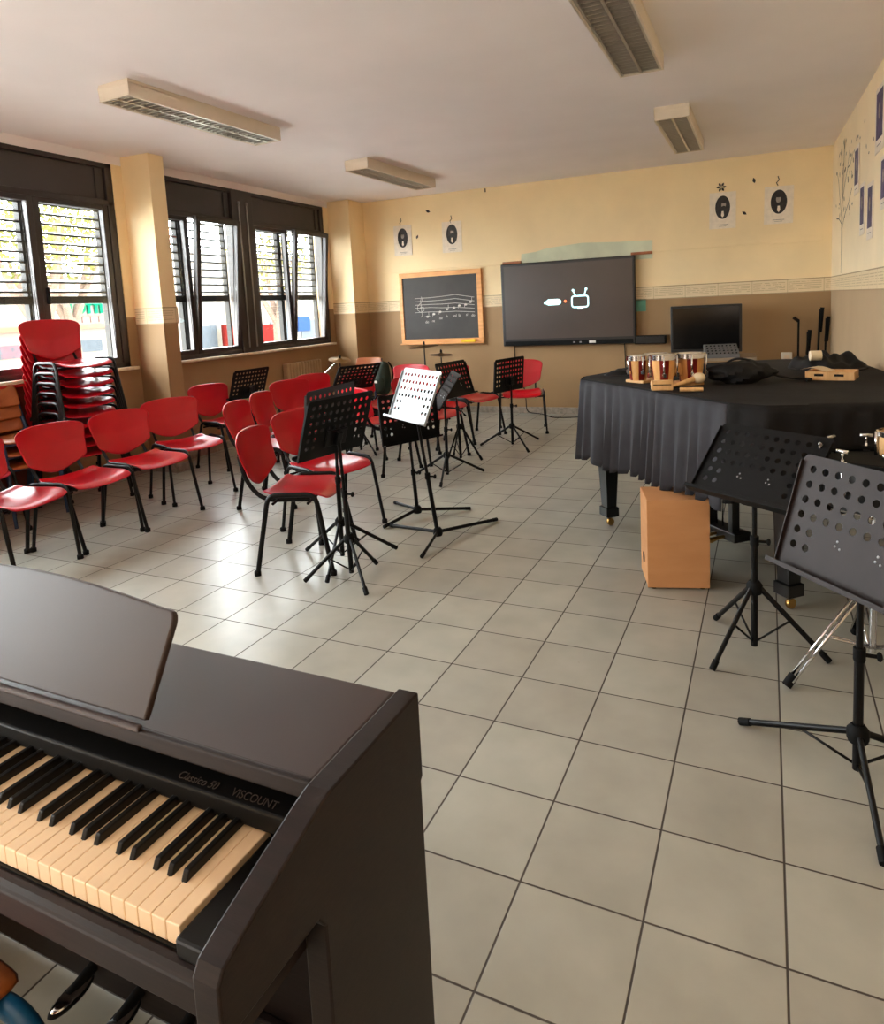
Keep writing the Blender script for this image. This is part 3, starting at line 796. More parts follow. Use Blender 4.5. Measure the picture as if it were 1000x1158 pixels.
# cover
cv = thing('piano_cover', 'black cloth cover draped over the grand piano with a pleated grey skirt', 'piano cover', (K1.x, K1.y, 0))
random.seed(3)
dense = []
m_ = len(outl)
for i in range(m_):
    a, b = outl[i], outl[(i+1)%m_]
    k = max(1, int((b-a).length/.012))
    for j in range(k): dense.append(a + (b-a)*(j/k))
cen = gpt(gl/2, .7)
nd = len(dense)
tops = []
rings = [1.0, .985, .94, .85, .7, .5, .25]
verts = []; faces = []
for ri, s in enumerate(rings):
    for i, c in enumerate(dense):
        p = cen + (c-cen)*s
        z = ZT_G + .006 + (0 if ri else -.012) + .004*math.sin(p.x*9+p.y*7)*math.sin(p.x*5-p.y*11)*(ri > 1)
        verts.append(rel(p, z))
verts.append(rel(cen, ZT_G+.006))
for ri in range(len(rings)-1):
    for i in range(nd):
        faces.append((ri*nd+i, ri*nd+(i+1)%nd, (ri+1)*nd+(i+1)%nd, (ri+1)*nd+i))
for i in range(nd): faces.append(((len(rings)-1)*nd+i, (len(rings)-1)*nd+(i+1)%nd, len(verts)-1))
MB().add(verts, faces, True).build('cover_top', M['cloth'], cv)
def skirt(name, i0, i1, zb0, zb1, m, lam, amp, seed):
    random.seed(seed)
    idx = list(range(i0, i1+1)); rows = 14
    V = []; F = []; S = 0; acc = []
    for k, i in enumerate(idx):
        c = dense[i % nd]
        if k: S += (c - dense[idx[k-1] % nd]).length
        acc.append(S)
    ph = [random.uniform(-1, 1) for _ in range(60)]
    for k, i in enumerate(idx):
        c = dense[i % nd]; a = dense[(i-2) % nd]; b = dense[(i+2) % nd]
        t = (b-a).normalized(); out = Vector((t.y, -t.x))
        if out.dot(c-cen) < 0: out = -out
        s = acc[k]; u = s/lam + .35*math.sin(s*7+seed) + .25*math.sin(s*17)
        ff = (u % 1.0)
        fold = (1-abs(2*ff-1))**.8               # pleats
        fold2 = .5+.5*math.sin(s*61+2*math.sin(s*9))
        T_ = s/S
        zb = zb0 + (zb1-zb0)*T_
        notch = .035*max(0, 1-abs(ff-.0)*9) + .035*max(0, 1-abs(1-ff)*9)
        zb2 = zb + notch + .012*math.sin(s*13)
        for r_ in range(rows+1):
            q = r_/rows
            z = ZT_G + .0 + (zb2-ZT_G)*q
            hem = .006*fold2*max(0, 1-abs(q-.08)*8)
            o_ = .004 + amp*fold*(q**.7) + .018*q + hem
            p = c + out*o_
            V.append(rel(p, z))
    nv = rows+1
    for k in range(len(idx)-1):
        for r_ in range(rows): F.append((k*nv+r_, (k+1)*nv+r_, (k+1)*nv+r_+1, k*nv+r_+1))
    o = MB().add(V, F, True).build(name, m, cv, solid=.003)
    return o
# where does each stretch begin in 'dense'
def near(v): return min(range(nd), key=lambda i: (dense[i]-v).length)
i2 = near(outl[2])
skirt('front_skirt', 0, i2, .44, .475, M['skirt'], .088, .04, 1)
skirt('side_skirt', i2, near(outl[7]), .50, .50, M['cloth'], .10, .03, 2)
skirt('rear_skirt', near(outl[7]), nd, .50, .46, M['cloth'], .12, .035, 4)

# cajon
cj = thing('cajon', 'light wooden box drum standing on the floor in front of the covered grand piano', 'cajon', (.077, 2.172, 0), math.atan2(.076, .283))
MB().box(0, .293, .012, .255, .012, .455).build('body', M['wood'], cj, bevel=.004)
MB().box(-.001, .294, .0, .0115, .011, .456).build('front_plate', M['wood'], cj, bevel=.002)
MB().lathe([(0,0),(.028,0),(.028,.002),(.0,.002)], 20, Matrix.Translation((-.0012, .13, .12)) @ Matrix.Rotation(-PI/2, 4, 'Y')).build('sound_hole', M['rubber'], cj)
for x in (.03, .263):
    for y in (.03, .23): MB().lathe([(0,0),(.014,0),(.012,.013),(0,.013)], 12, Matrix.Translation((x, y, 0))).build('rubber_foot', M['rubber'], cj)

# things lying on the piano cover
ZC = ZT_G + .007
def bongos(x, y, rz, label, s=1.0):
    r = thing('bongo_drums', label, 'bongo drums', (x, y, ZC+.004), rz, 'bongo pairs on the covered piano')
    for k, (cx, rr) in enumerate(((-.08, .068), (.083, .076))):
        cx *= s; rr *= s; h = .15*s
        T_ = Matrix.Translation((cx, 0, .012))
        b = MB(); nst = 8
        for q in range(24):
            a0, a1 = 2*PI*q/24, 2*PI*(q+1)/24
            V = []
            for (r_, z) in ((rr*.74, 0), (rr*.9, h*.5), (rr, h)):
                V += [(r_*math.cos(a0), r_*math.sin(a0), z), (r_*math.cos(a1), r_*math.sin(a1), z)]
            b.add(V, [(0,1,3,2),(2,3,5,4)], True, (q//3) % 2, T_)
        b.lathe([(0,0),(rr*.74,0)], 24, T_)
        sh = b.build('shell', [M['bongowood'], M['bongored']], r)
        MB().lathe([(rr*1.01,h-.02),(rr*1.09,h-.02),(rr*1.09,h+.006),(rr*.98,h+.008)], 28, T_).build('rim', M['chrome'], sh)
        MB().lathe([(rr*.99,h+.002),(rr*.6,h+.006),(0,h+.006)], 28, T_).build('drum_head', M['skin'], sh)
        for q in range(5):
            lg = MB(); a = 2*PI*q/5 + .5
            p = Vector((cx+rr*1.1*math.cos(a), rr*1.1*math.sin(a), .012))
            lg.tube([p+Vector((0,0,.04)), p+Vector((0,0,h))], .005, 8)
            lg.cbox((p.x, p.y, .06), (.016,.016,.02))
            lg.build('tension_rod', M['chrome'], sh)
    MB().box(-.035*s, .03*s, -.02*s, .02*s, .05, .12).build('centre_block', M['bongowood'], r, bevel=.004)
    MB().box(-.12*s, .12*s, -.075*s, .075*s, -.004, .012).build('base_board', M['woodl'], r, bevel=.004)
    return r
bongos(-.01, 2.92, R(55), 'red and wood striped bongo pair at the left end of the piano cover', .90)
bongos(.17, 2.74, R(35), 'red and wood striped bongo pair nearer the middle of the piano cover', 1.0)
t_ = thing('wood_block', 'small pale wood block in front of the bongo drums', 'percussion block', (.115, 2.53, ZC), R(10))
MB().box(-.055, .055, -.03, .03, 0, .05).build('block', M['woodl'], t_, bevel=.006)
MB().box(-.045, .045, -.0312, -.02, .028, .033).build('slot', M['rubber'], t_)
t_ = thing('maraca', 'wooden maraca with a cream round head beside the bongo drums', 'maraca', (.27, 2.70, ZC+.03), R(35))
MB().ell((.02, 0, .012), (.036, .03, .03)).build('maraca_head', M['cream'], t_)
MB().tube([(-.012,0,.008),(-.08,0,-.01),(-.15,0,-.022)], .012, 10, radii=[.017,.012,.010]).build('handle', M['woodl'], t_)
tag(MB().tube([(0,0,.011),(.11,.02,.011)], .011, 10).build('clave', M['woodl'], None, loc=(.21, 2.46, ZC)), 'short pale wooden stick lying in front of the maraca', 'clave')
# slumped black bag
random.seed(11)
def lump(d):
    return 1 + .13*math.sin(5*d.x+2*d.y)*math.cos(4*d.y-1) + .08*math.sin(9*d.x-7*d.z)
t_ = thing('fabric_bag', 'slumped black fabric bag on the piano cover, right of the bongo drums', 'bag', (.50, 2.86, ZC), R(20))
MB().ell((0,0,.055), (.17,.11,.062), 28, 16, fn=lump).build('bag_body', M['bag'], t_)
MB().tube(fillet([(.12,-.02,.05),(.22,-.04,.02),(.30,.02,.008),(.36,-.03,.008),(.30,-.09,.008)], .04), .007, 8).build('strap', M['bag'], t_)
MB().tube(fillet([(-.12,.0,.08),(-.06,-.02,.135),(.02,-.02,.13),(.06,0,.09)], .04), .006, 8).build('bag_handle', M['bag'], t_)
# shallow wooden tray
t_ = thing('wooden_tray', 'shallow pale wooden tray lying on the right of the piano cover', 'tray', (.945, 3.02, ZC), R(-14))
b = MB(); b.box(-.115,.115,-.085,.085,0,.008).box(-.115,.115,-.085,-.073,.008,.046).box(-.115,.115,.073,.085,.008,.046).box(-.115,-.103,-.073,.073,.008,.046).box(.103,.115,-.073,.073,.008,.046)
b.build('tray_body', M['woodl'], t_, bevel=.003)
for x in (-.05, .045): MB().box(x-.022, x+.022, -.0862, -.084, .022, .034).build('slot', M['rubber'], t_)
MB().grid(6,4,lambda u,v: (-.12+.13*u-.03*(1-v), -.05+.1*v, .052+.012*math.sin(u*4))).build('paper_sheet', M['cream'], t_)
# crumpled cloth heaps
def heap(name, x, y, rx, ry, rz, h, label, seed):
    random.seed(seed); a, b2 = random.uniform(0,6), random.uniform(0,6)
    def fn(u, v):
        uu, vv = 2*u-1, 2*v-1
        e = max(0, 1-(uu*uu+vv*vv)**1.5)
        z = h*e**.6*(.7+.3*math.sin(5*uu+a)*math.cos(6*vv+b2)+.15*math.sin(13*uu+7*vv))
        k = math.sqrt(1-.5*vv*vv), math.sqrt(1-.5*uu*uu)
        return (uu*rx*k[0], vv*ry*k[1], max(.004, z))
    o = MB().grid(28, 24, fn).build(name, M['bag'], None, solid=.003)
    o.location = (x, y, ZC); o.rotation_euler = (0, 0, rz)
    return tag(o, label, 'cloth')
heap('folded_cloth', -.16, 3.32, .19, .12, R(42), .045, 'crumpled black cloth at the left end of the piano cover', 1)
heap('folded_cloth', .98, 3.62, .22, .26, R(-10), .10, 'folded black cloth behind the wooden tray on the piano', 2)
tag(MB().tube([(-.03,0,.035),(.03,.01,.035)], .03, 16).build('paper_roll', M['cream'], None, loc=(.90, 3.45, ZC+.055)), 'short cream paper roll resting on the folded black cloth', 'paper roll')

# ------------------------------------------------------------------ drum on a chrome stand (right edge)
DX, DY = .95, 1.62
t_ = thing('drum_stand', 'chrome double-braced drum stand behind the nearest music stand', 'drum stand', (DX, DY, 0))
MB().tube([(0,0,.10),(0,0,.63)], .013, 12).build('pole', M['chrome'], t_)
MB().lathe([(0,.30),(.024,.30),(.024,.36),(0,.36)], 14).tube([(0,0,.33),(.05,0,.33)], .006).build('clamp', M['chrome'], t_)
for k, a in enumerate((R(212), R(-28), R(92))):
    c, s = math.cos(a), math.sin(a)
    lg = MB()
    for o_ in (-.012, .012):
        nx, ny = -s*o_, c*o_
        lg.tube([(nx+c*.02, ny+s*.02, .37), (nx+c*.33, ny+s*.33, .03)], .006, 8)
        lg.tube([(nx+c*.01, ny+s*.01, .12), (nx+c*.19, ny+s*.19, .185)], .005, 8)
    l_ = lg.build('leg', M['chrome'], t_)
    MB().tube([(c*.315, s*.315, .05), (c*.345, s*.345, .012)], .017, 10).build('rubber_foot', M['rubber'], l_)
    MB().tube([(0,0,.60),(c*.10,s*.10,.64),(c*.16,s*.16,.655),(c*.165,s*.165,.675)], .006, 8).build('basket_arm', M['chrome'], t_)
t_ = thing('snare_drum', 'black drum with chrome lugs and wing screws at the right edge', 'drum', (DX, DY, .662))
dr = .165
MB().lathe([(0,.0),(dr,.0),(dr,.15),(0,.15)], 40).build('shell', M['gloss'], t_)
MB().lathe([(dr*.97,.152),(dr*1.05,.152),(dr*1.05,.172),(dr*1.0,.176),(dr*.98,.165)], 40).build('hoop', M['rubber'], t_)
MB().lathe([(dr*.99,.158),(0,.16)], 40).build('drum_head', M['rubber'], t_)
for k in range(8):
    a = 2*PI*k/8 + .05
    c, s = math.cos(a), math.sin(a); q = dr*1.10
    lg = MB().tube([(c*q,s*q,.02),(c*q,s*q,.185)], .005, 8).cbox((c*q,s*q,.165),(.024,.024,.02)).cbox((c*q,s*q,.09),(.02,.02,.05))
    lg.tube([(c*q,s*q,.185),(c*q,s*q,.212)], .004, 8)
    tdir = (-s*.022, c*.022)
    lg.tube([(c*q-tdir[0],s*q-tdir[1],.214),(c*q+tdir[0],s*q+tdir[1],.214)], .0065, 8)
    lg.build('tension_screw', M['chrome'], t_)
t_ = thing('wooden_drum', 'pale wooden hand drum with chrome lugs resting on the black drum', 'drum', (1.03, 1.64, .838))
MB().lathe([(0,0),(.07,0),(.078,.04),(.074,.082),(0,.084)], 28).build('shell', M['woodl'], t_)
MB().lathe([(.075,.07),(.081,.07),(.081,.086),(.074,.088)], 28).build('hoop', M['chrome'], t_)
for k in range(5):
    a = 2*PI*k/5 + 3.3
    MB().tube([(.083*math.cos(a),.083*math.sin(a),.0),(.083*math.cos(a),.083*math.sin(a),.085)], .0055, 8).build('lug', M['chrome'], t_)

# ------------------------------------------------------------------ back wall
# blackboard
t_ = thing('blackboard', 'wood-framed blackboard with a chalk music staff on the back wall', 'blackboard', (-3.30, D, 0))
x0, x1, z0, z1 = -.615, .605, .955, 1.928
fw = .062
b = MB().box(x0,x1,-.04,-.0,z1-fw,z1).box(x0,x1,-.04,-.0,z0,z0+fw).box(x0,x0+fw*.75,-.04,-.0,z0+fw,z1-fw).box(x1-fw*1.1,x1,-.04,-.0,z0+fw,z1-fw)
b.build('board_frame', M['boardframe'], t_, bevel=.006)
wb = MB().box(x0+fw*.75,x1-fw*1.1,-.026,-.0,z0+fw,z1-fw).build('writing_surface', M['slate'], t_)
MB().box(x0-.01,x1+.01,-.075,-.03,z0-.012,z0+.008).build('chalk_ledge', M['boardframe'], t_, bevel=.004)
ch = MB(); yb = -.0285
def cl(pts, r=.0032):
    ch.tube([(p[0]+3.30, yb, p[1]) for p in pts], r, 6)
SL = [1.579,1.535,1.487,1.445,1.385]; SM = [1.598,1.545,1.485,1.428,1.374]; SR = [1.556,1.507,1.455,1.409,1.36]
for a, m1, b_ in zip(SL, SM, SR):
    cl([(-3.69,a),(-3.45,a+.002),(-3.28,a*.45+m1*.55),(-3.083,m1+.006),(-2.95,(m1+b_)/2+.004),(-2.81,b_)])
# treble clef
cl([(-3.606,1.32),(-3.585,1.345),(-3.595,1.40),(-3.60,1.55),(-3.585,1.60),(-3.57,1.58),(-3.585,1.53),(-3.65,1.47),(-3.655,1.42),(-3.61,1.385),(-3.555,1.41),(-3.56,1.455),(-3.605,1.46),(-3.62,1.43)])
notes = [(-3.508,1.324),(-3.41,1.356),(-3.313,1.381),(-3.209,1.412),(-3.106,1.429),(-3.027,1.454),(-2.934,1.464),(-2.864,1.496)]
for i, (nx, nz) in enumerate(notes):
    ch.ell((nx+3.30, yb, nz), (.021, .003, .015), 12, 6)
    if i in (0, 3, 7): cl([(nx+.02, nz),(nx+.02, nz+.06)])
    else: cl([(nx-.018, nz),(nx-.018, nz-.035)], .003)
cl([(-3.55,1.324),(-3.465,1.324)])
ch.build('chalk_staff', M['chalk'], wb)
for (lx, lz), tx in zip([(-3.52,1.251),(-3.423,1.262),(-3.31,1.294),(-3.221,1.32),(-3.104,1.322),(-3.034,1.326),(-2.926,1.329),(-2.834,1.318)], ['do','re','mi','fa','sol','la','si','do']):
    text('chalk_lettering', tx, .05, Matrix.Translation((lx+3.30, yb, lz)) @ Matrix.Rotation(PI/2, 4, 'X'), M['chalk'], wb, ext=.001, shear=.15)
tag(MB().box(-.10,.10,-.03,.02,0,.035).build('board_eraser', M['yellow'], None, bevel=.006, loc=(-2.90, D-.055, .9635)), 'yellow felt eraser on the blackboard ledge', 'eraser')

# large interactive screen
t_ = thing('interactive_screen', 'large black touch screen on the back wall showing a no-signal picture', 'screen', (-1.555, D, 0))
sx0, sx1 = -.845, .845
MB().box(sx0, sx1, -.10, -.03, .895, 1.95).build('bezel', M['tvblack'], t_, bevel=.012, seg=3)
s_ = MB().box(sx0+.042, sx1-.03, -.1015, -.099, .985, 1.915).build('display', M['screen'], t_)
MB().box(-.3, .3, -.03, 0, 1.1, 1.7).build('wall_mount', M['rubber'], t_)
MB().box(sx0+.03, sx1-.03, -.106, -.099, .905, .955).build('front_strip', M['rubber'], t_, bevel=.003)
MB().box(.28,.36,-.1085,-.105,.915,.945).build('white_label', M['white'], t_)
for x in (.08, .16): MB().box(x, x+.025, -.1085, -.105, .92, .938).build('button', M['steel'], t_)
XI = 1.555
ic = MB()
def rr(x0, x1, z0, z1, r, th):
    P = []
    for cx, cz, a0 in ((x1-r,z1-r,0),(x0+r,z1-r,90),(x0+r,z0+r,180),(x1-r,z0+r,270)):
        for k in range(5): a = R(a0+k*22.5); P.append((cx+r*math.cos(a), -.103, cz+r*math.sin(a)))
    P.append(P[0]); ic.tube(P, th, 8)
rr(-1.478+XI, -1.276+XI, 1.362, 1.50, .03, .009)
ic.tube([(-1.43+XI,-.103,1.50),(-1.458+XI,-.103,1.565)], .0075, 8).tube([(-1.325+XI,-.103,1.50),(-1.30+XI,-.103,1.575)], .0075, 8)
ic.ell((-1.46+XI,-.103,1.572),(.016,.004,.016)).ell((-1.298+XI,-.103,1.582),(.016,.004,.016))
ic.box(-1.41+XI,-1.345+XI,-.104,-.102,1.335,1.355)
ic.build('television_symbol', M['icon'], s_)
pl = MB().box(-1.835+XI,-1.775+XI,-.1035,-.101,1.418,1.45).box(-1.785+XI,-1.65+XI,-.1035,-.101,1.40,1.476).ell((-1.655+XI,-.102,1.438),(.042,.002,.037)).ell((-1.785+XI,-.102,1.435),(.03,.002,.03))
pl.build('plug_symbol', M['icon'], s_)
MB().ell((-1.562+XI,-.102,1.442),(.016,.002,.018)).build('dot_symbol', M['iconred'], s_)
for x, w_, lb in ((-2.27, .25, 'left'), (-.64, .25, 'right')):
    tag(MB().box(x-w_/2, x+w_/2, D-.03, D-.002, 1.952, 1.985).build('wood_strip', M['woodb'], None, bevel=.003), 'short brown wood strip on the wall above the %s end of the large screen' % lb, 'wood strip')
tag(MB().box(-.735,-.60,D-.006,D-.001,1.275,1.425).build('paper_note', M['teal'], None), 'teal paper note on the wall beside the large screen', 'paper note')
# cables hanging below the screen
tag(MB().tube(fillet([(-2.28,D-.012,.90),(-2.27,D-.012,.6),(-2.15,D-.012,.3),(-2.14,D-.02,.012),(-1.9,D-.1,.008),(-1.7,D-.35,.008),(-1.45,D-.30,.008),(-1.1,D-.1,.008)], .08), .006, 6).build('screen_cable', M['rubber'], None), 'thin black cable hanging from the large screen and trailing along the floor', 'cable')
tag(MB().tube([(-.86,D-.012,.90),(-.85,D-.012,.5),(-.86,D-.012,.02)], .006, 6).build('screen_cable', M['rubber'], None), 'thin black cable hanging straight below the right end of the large screen', 'cable')

# composer portraits on the back wall
def portrait(x0, x1, z0, z1, label, look):
    cx, cz = (x0+x1)/2, (z0+z1)/2; w, h = x1-x0, z1-z0
    r = thing('portrait_picture', label, 'poster', (cx, D-.002, cz), 0, 'portrait posters on the back wall')
    r.rotation_euler = (0, R(random.uniform(-1.2,1.2)), 0)
    s = MB().box(-w/2,w/2,-.004,0,-h/2,h/2).build('sheet', M['paper'], r)
    Mx = Matrix.Rotation(PI/2, 4, 'X')
    MB().lathe([(0,0),(1,0),(1,.001),(0,.001)], 32, Matrix.Translation((0,-.0045,.035)) @ Matrix.Diagonal((w*.28,1,h*.32,1)) @ Mx).build('oval', M['ink'], s)
    f = MB().ell((look[0], -.006, .062), (w*.085, .0012, h*.09), 16, 8)
    f.build('face', M['inkgrey'], s)
    MB().add([(-w*.035,-.0062,-h*.02),(w*.035,-.0062,-h*.02),(w*.055,-.0062,-h*.14),(0,-.0062,-h*.19),(-w*.055,-.0062,-h*.14)], [(0,1,2,3,4)]).build('collar', M['paper'], s)
    MB().ell((look[0], -.0066, .062+h*.078), (w*.09, .001, h*.035), 14, 8).build('hair', M['ink'], s)
    if look[1]: MB().ell((look[0], -.0066, .062-h*.062), (w*.07, .001, h*.04), 12, 6).build('beard', M['ink'], s)
    MB().box(-w*.2,w*.2,-.0048,-.004,-h*.40,-h*.385).box(-w*.14,w*.14,-.0048,-.004,-h*.44,-h*.43).build('caption_rule', M['inkgrey'], s)
random.seed(5)
portrait(-3.972,-3.698,2.178,2.585,'portrait poster at the far left of the back wall above the blackboard',(.0,0))
portrait(-3.24,-2.955,2.165,2.572,'portrait poster above the right end of the blackboard',(.005,1))
portrait(.122,.404,2.178,2.583,'portrait poster above the dark television, left of two',(.01,1))
portrait(.693,.985,2.18,2.586,'portrait poster nearest the right corner of the back wall',(-.004,0))
# little black wall stickers
def leaf(mb, x, z, s, a, axis='y', y=D-.002):
    P = [(0,-1),(.45,-.35),(.5,.2),(0,1),(-.5,.2),(-.45,-.35)]
    c, sn = math.cos(a), math.sin(a)
    V = []
    for (u, v) in P:
        p, q = s*(u*c-v*sn), s*(u*sn+v*c)
        V.append((x+p, y, z+q) if axis == 'y' else (y, x+p, z+q))
    mb.add(V, [(0,1,2,3,4,5)])
for x, z, s, a, lb in ((-3.435,2.738,.035,1.2,'single leaf sticker high between the two left portraits'),(-3.614,2.413,.03,-.5,'leaf sticker low between the two left portraits'),
                       (.589,2.677,.032,.2,'leaf sticker high between the two right portraits'),(.49,2.33,.03,.9,'leaf sticker low between the two right portraits')):
    mb = MB(); leaf(mb, x, z, s, a); tag(mb.build('wall_sticker', M['decal'], None, solid=.001), 'black ' + lb, 'wall sticker')
mb = MB()
for k in range(6): leaf(mb, .25+.03*math.cos(k*1.05), 2.642+.03*math.sin(k*1.05), .024, k*1.05+PI/2)
tag(mb.build('wall_sticker', M['decal'], None, solid=.001), 'black flower sticker above the portrait left of the right corner pair', 'wall sticker')
for x, z, lb in ((-3.857,2.64,'curly black stem sticker above the leftmost portrait'),(-3.103,2.60,'thin black stem sticker above the blackboard-side portrait'),(.83,2.645,'curly black stem sticker above the rightmost portrait')):
    tag(MB().tube([(x,D-.002,z-.05),(x-.015,D-.002,z-.02),(x+.012,D-.002,z+.01),(x,D-.002,z+.05)], .005, 6).build('wall_sticker', M['decal'], None), lb, 'wall sticker')
tag(MB().tube([(-2.6,D-.003,2.90),(-2.6,D-.003,2.945)], .008, 6).build('ceiling_hook', M['decal'], None), 'small dark hook in the back wall under the ceiling lamp', 'hook')
# right wall: tree sticker and posters
mb = MB(); xr = W-.0035
def br(pts, r): mb.tube([(xr, p[0], p[1]) for p in pts], r, 6)
br([(6.53,1.58),(6.515,1.85),(6.54,2.1),(6.50,2.28),(6.46,2.5),(6.42,2.66),(6.38,2.82)], .012)
br([(6.53,2.1),(6.68,2.28),(6.82,2.48),(6.95,2.6)], .007); br([(6.50,2.28),(6.34,2.4),(6.16,2.52),(6.02,2.68)], .007)
br([(6.52,2.0),(6.30,2.12),(6.05,2.2),(5.85,2.3)], .006); br([(6.46,2.5),(6.6,2.62),(6.66,2.78)], .005); br([(6.16,2.52),(5.98,2.52),(5.8,2.6)], .005)
br([(6.53,2.05),(6.75,2.12),(6.95,2.14)], .005)
random.seed(21)
for k in range(46):
    a = random.uniform(0, 2*PI); rad = math.sqrt(random.random())
    leaf(mb, 6.3+.85*rad*math.cos(a), 2.45+.40*rad*math.sin(a), random.uniform(.018,.036), random.uniform(0,6), 'x', xr)
mb.v = [(xr - abs(v[0]-xr)*.1, v[1], v[2]) for v in mb.v]
tag(mb.build('tree_sticker', M['decal'], None), 'black tree silhouette sticker with scattered leaves on the right wall', 'wall sticker')
def wposter(y0, y1, z0, z1, label):
    r = thing('portrait_picture', label, 'poster', (W-.002, (y0+y1)/2, (z0+z1)/2), 0, 'portrait posters on the right wall')
    w, h = abs(y1-y0), abs(z1-z0)
    s = MB().box(-.005, 0, -w/2, w/2, -h/2, h/2).build('sheet', M['paper'], r)
    MB().box(-.0065, -.004, -w*.36, w*.36, -h*.30, h*.42).build('picture', M['violet'], s)
    MB().ell((-.0068, 0, h*.12), (.001, w*.12, h*.13), 14, 8).build('figure', M['inkgrey'], s)
    MB().box(-.0062,-.004,-w*.25,w*.25,-h*.40,-h*.385).build('caption_rule', M['inkgrey'], s)
wposter(5.43,5.70,2.21,2.60,'violet portrait poster highest beside the tree sticker')
wposter(5.10,5.34,1.85,2.25,'violet portrait poster lower, nearest the tree sticker')
wposter(4.70,4.96,1.79,2.20,'violet portrait poster second along, low on the right wall')
wposter(4.32,4.66,2.36,2.80,'violet portrait poster high at the right picture edge')
wposter(4.18,4.40,1.95,2.30,'violet portrait poster cut by the right picture edge, below the highest')
mb = MB()
for k in range(14): leaf(mb, 4.5+random.uniform(-.35,1.2), random.uniform(2.2,2.8), random.uniform(.015,.028), random.uniform(0,6), 'x', xr)
tag(mb.build('leaf_sticker_cluster', M['decal'], None), 'scatter of small black leaf stickers among the right wall posters', 'wall sticker', None, 'stuff')

# dark television on a white table, and its neighbours
t_ = thing('side_table', 'beige table under the dark television behind the grand piano', 'table', (.05, 6.88, 0))
MB().box(-.22,.56,-.30,.30,.735,.765).build('table_top', M['tabletop'], t_, bevel=.004)
for x in (-.18,.52):
    for y in (-.26,.26): MB().box(x-.02,x+.02,y-.02,y+.02,0,.735).build('leg', M['grey'], t_)
t_ = thing('television', 'dark flat television standing on the beige table by the back wall', 'television', (.10, 6.93, .765), R(-1))
MB().box(-.37,.37,-.03,.03,.04,.56).build('bezel', M['tvblack'], t_, bevel=.008)
MB().box(-.345,.345,-.032,-.029,.075,.535).build('display', M['screen2'], t_)
MB().box(-.05,.05,-.02,.02,.0,.08).box(-.2,.2,-.1,.1,0,.012).build('foot', M['gloss'], t_, bevel=.004)
MB().cbox((-.0,-.0325,.057),(.04,.003,.008)).build('badge', M['steel'], t_)
t_ = thing('wall_mounted_speaker', 'flat black box on the wall between the large screen and the dark television', 'speaker', (-.545, D-.062, .885))
MB().box(-.18,.18,-.05,.06,0,.10).build('cabinet', M['rubber'], t_, bevel=.006)
MB().box(-.165,.165,-.055,-.049,.012,.09).build('grille', M['tvblack'], t_)
t_ = thing('mixing_console', 'grey audio console with rows of holes, tilted on the beige table', 'audio console', (.27, 6.66, .765), R(12))
MB().prism([(-.08,0),(.09,0),(.09,.14),(-.08,.04)], 0, -.17, .17).build('console_body', M['grey'], t_, bevel=.006)
kb_ = MB()
for i in range(8):
    for j in range(4):
        kb_.ell((-.14+i*.04, -.065+j*.04, .05+j*.0235), (.01,.01,.008), 8, 5)
kb_.build('console_knobs', M['rubber'], t_)
t_ = thing('wall_socket', 'small white socket box on the back wall beyond the piano', 'socket', (.93, D-.001, .70))
MB().box(-.055,.055,-.03,0,-.05,.05).build('socket_box', M['white'], t_, bevel=.006)
MB().box(-.03,.03,-.033,-.029,-.02,.02).build('socket_face', M['paper'], t_)
# folded stands in the right corner
def folded(x, y, h, lean, label, head=False):
    r = thing('folded_mic_stand', label, 'microphone stand', (x, y, 0), 0, 'folded stands in the right corner')
    tp = Vector((lean[0], lean[1], h))
    MB().tube([(0,0,.02), tuple(tp)], .011, 8).build('pole', M['black'], r)
    for k in range(3):
        a = k*2.1; o_ = Vector((.03*math.cos(a), .03*math.sin(a), 0))
        MB().tube([tuple(o_*1.6+Vector((0,0,.006))), tuple(tp*.42+o_*.5)], .008, 6).build('leg', M['black'], r)
    MB().lathe([(0,-.03),(.028,-.03),(.028,.03),(0,.03)], 12, Matrix.Translation(tp*.45)).build('clamp', M['rubber'], r)
    if head: MB().tube([tuple(tp), tuple(tp+Vector((-.05,-.02,.04)))], .018, 10).build('microphone_clip', M['rubber'], r)
    else: MB().tube([tuple(tp+Vector((0,0,-.25))), tuple(tp+Vector((.02,.0,.02)))], .02, 8).build('clip', M['rubber'], r)
folded(1.03,7.22,1.10,(.01,.06),'thin folded black stand with a clip, leftmost in the right corner',True)
folded(1.12,7.20,.98,(.01,.08),'short folded black stand, second in the right corner')
folded(1.20,7.22,1.22,(.05,.08),'tallest folded black stand leaning in the right corner')
folded(1.28,7.20,1.12,(.03,.10),'folded black stand tight against the right wall corner')

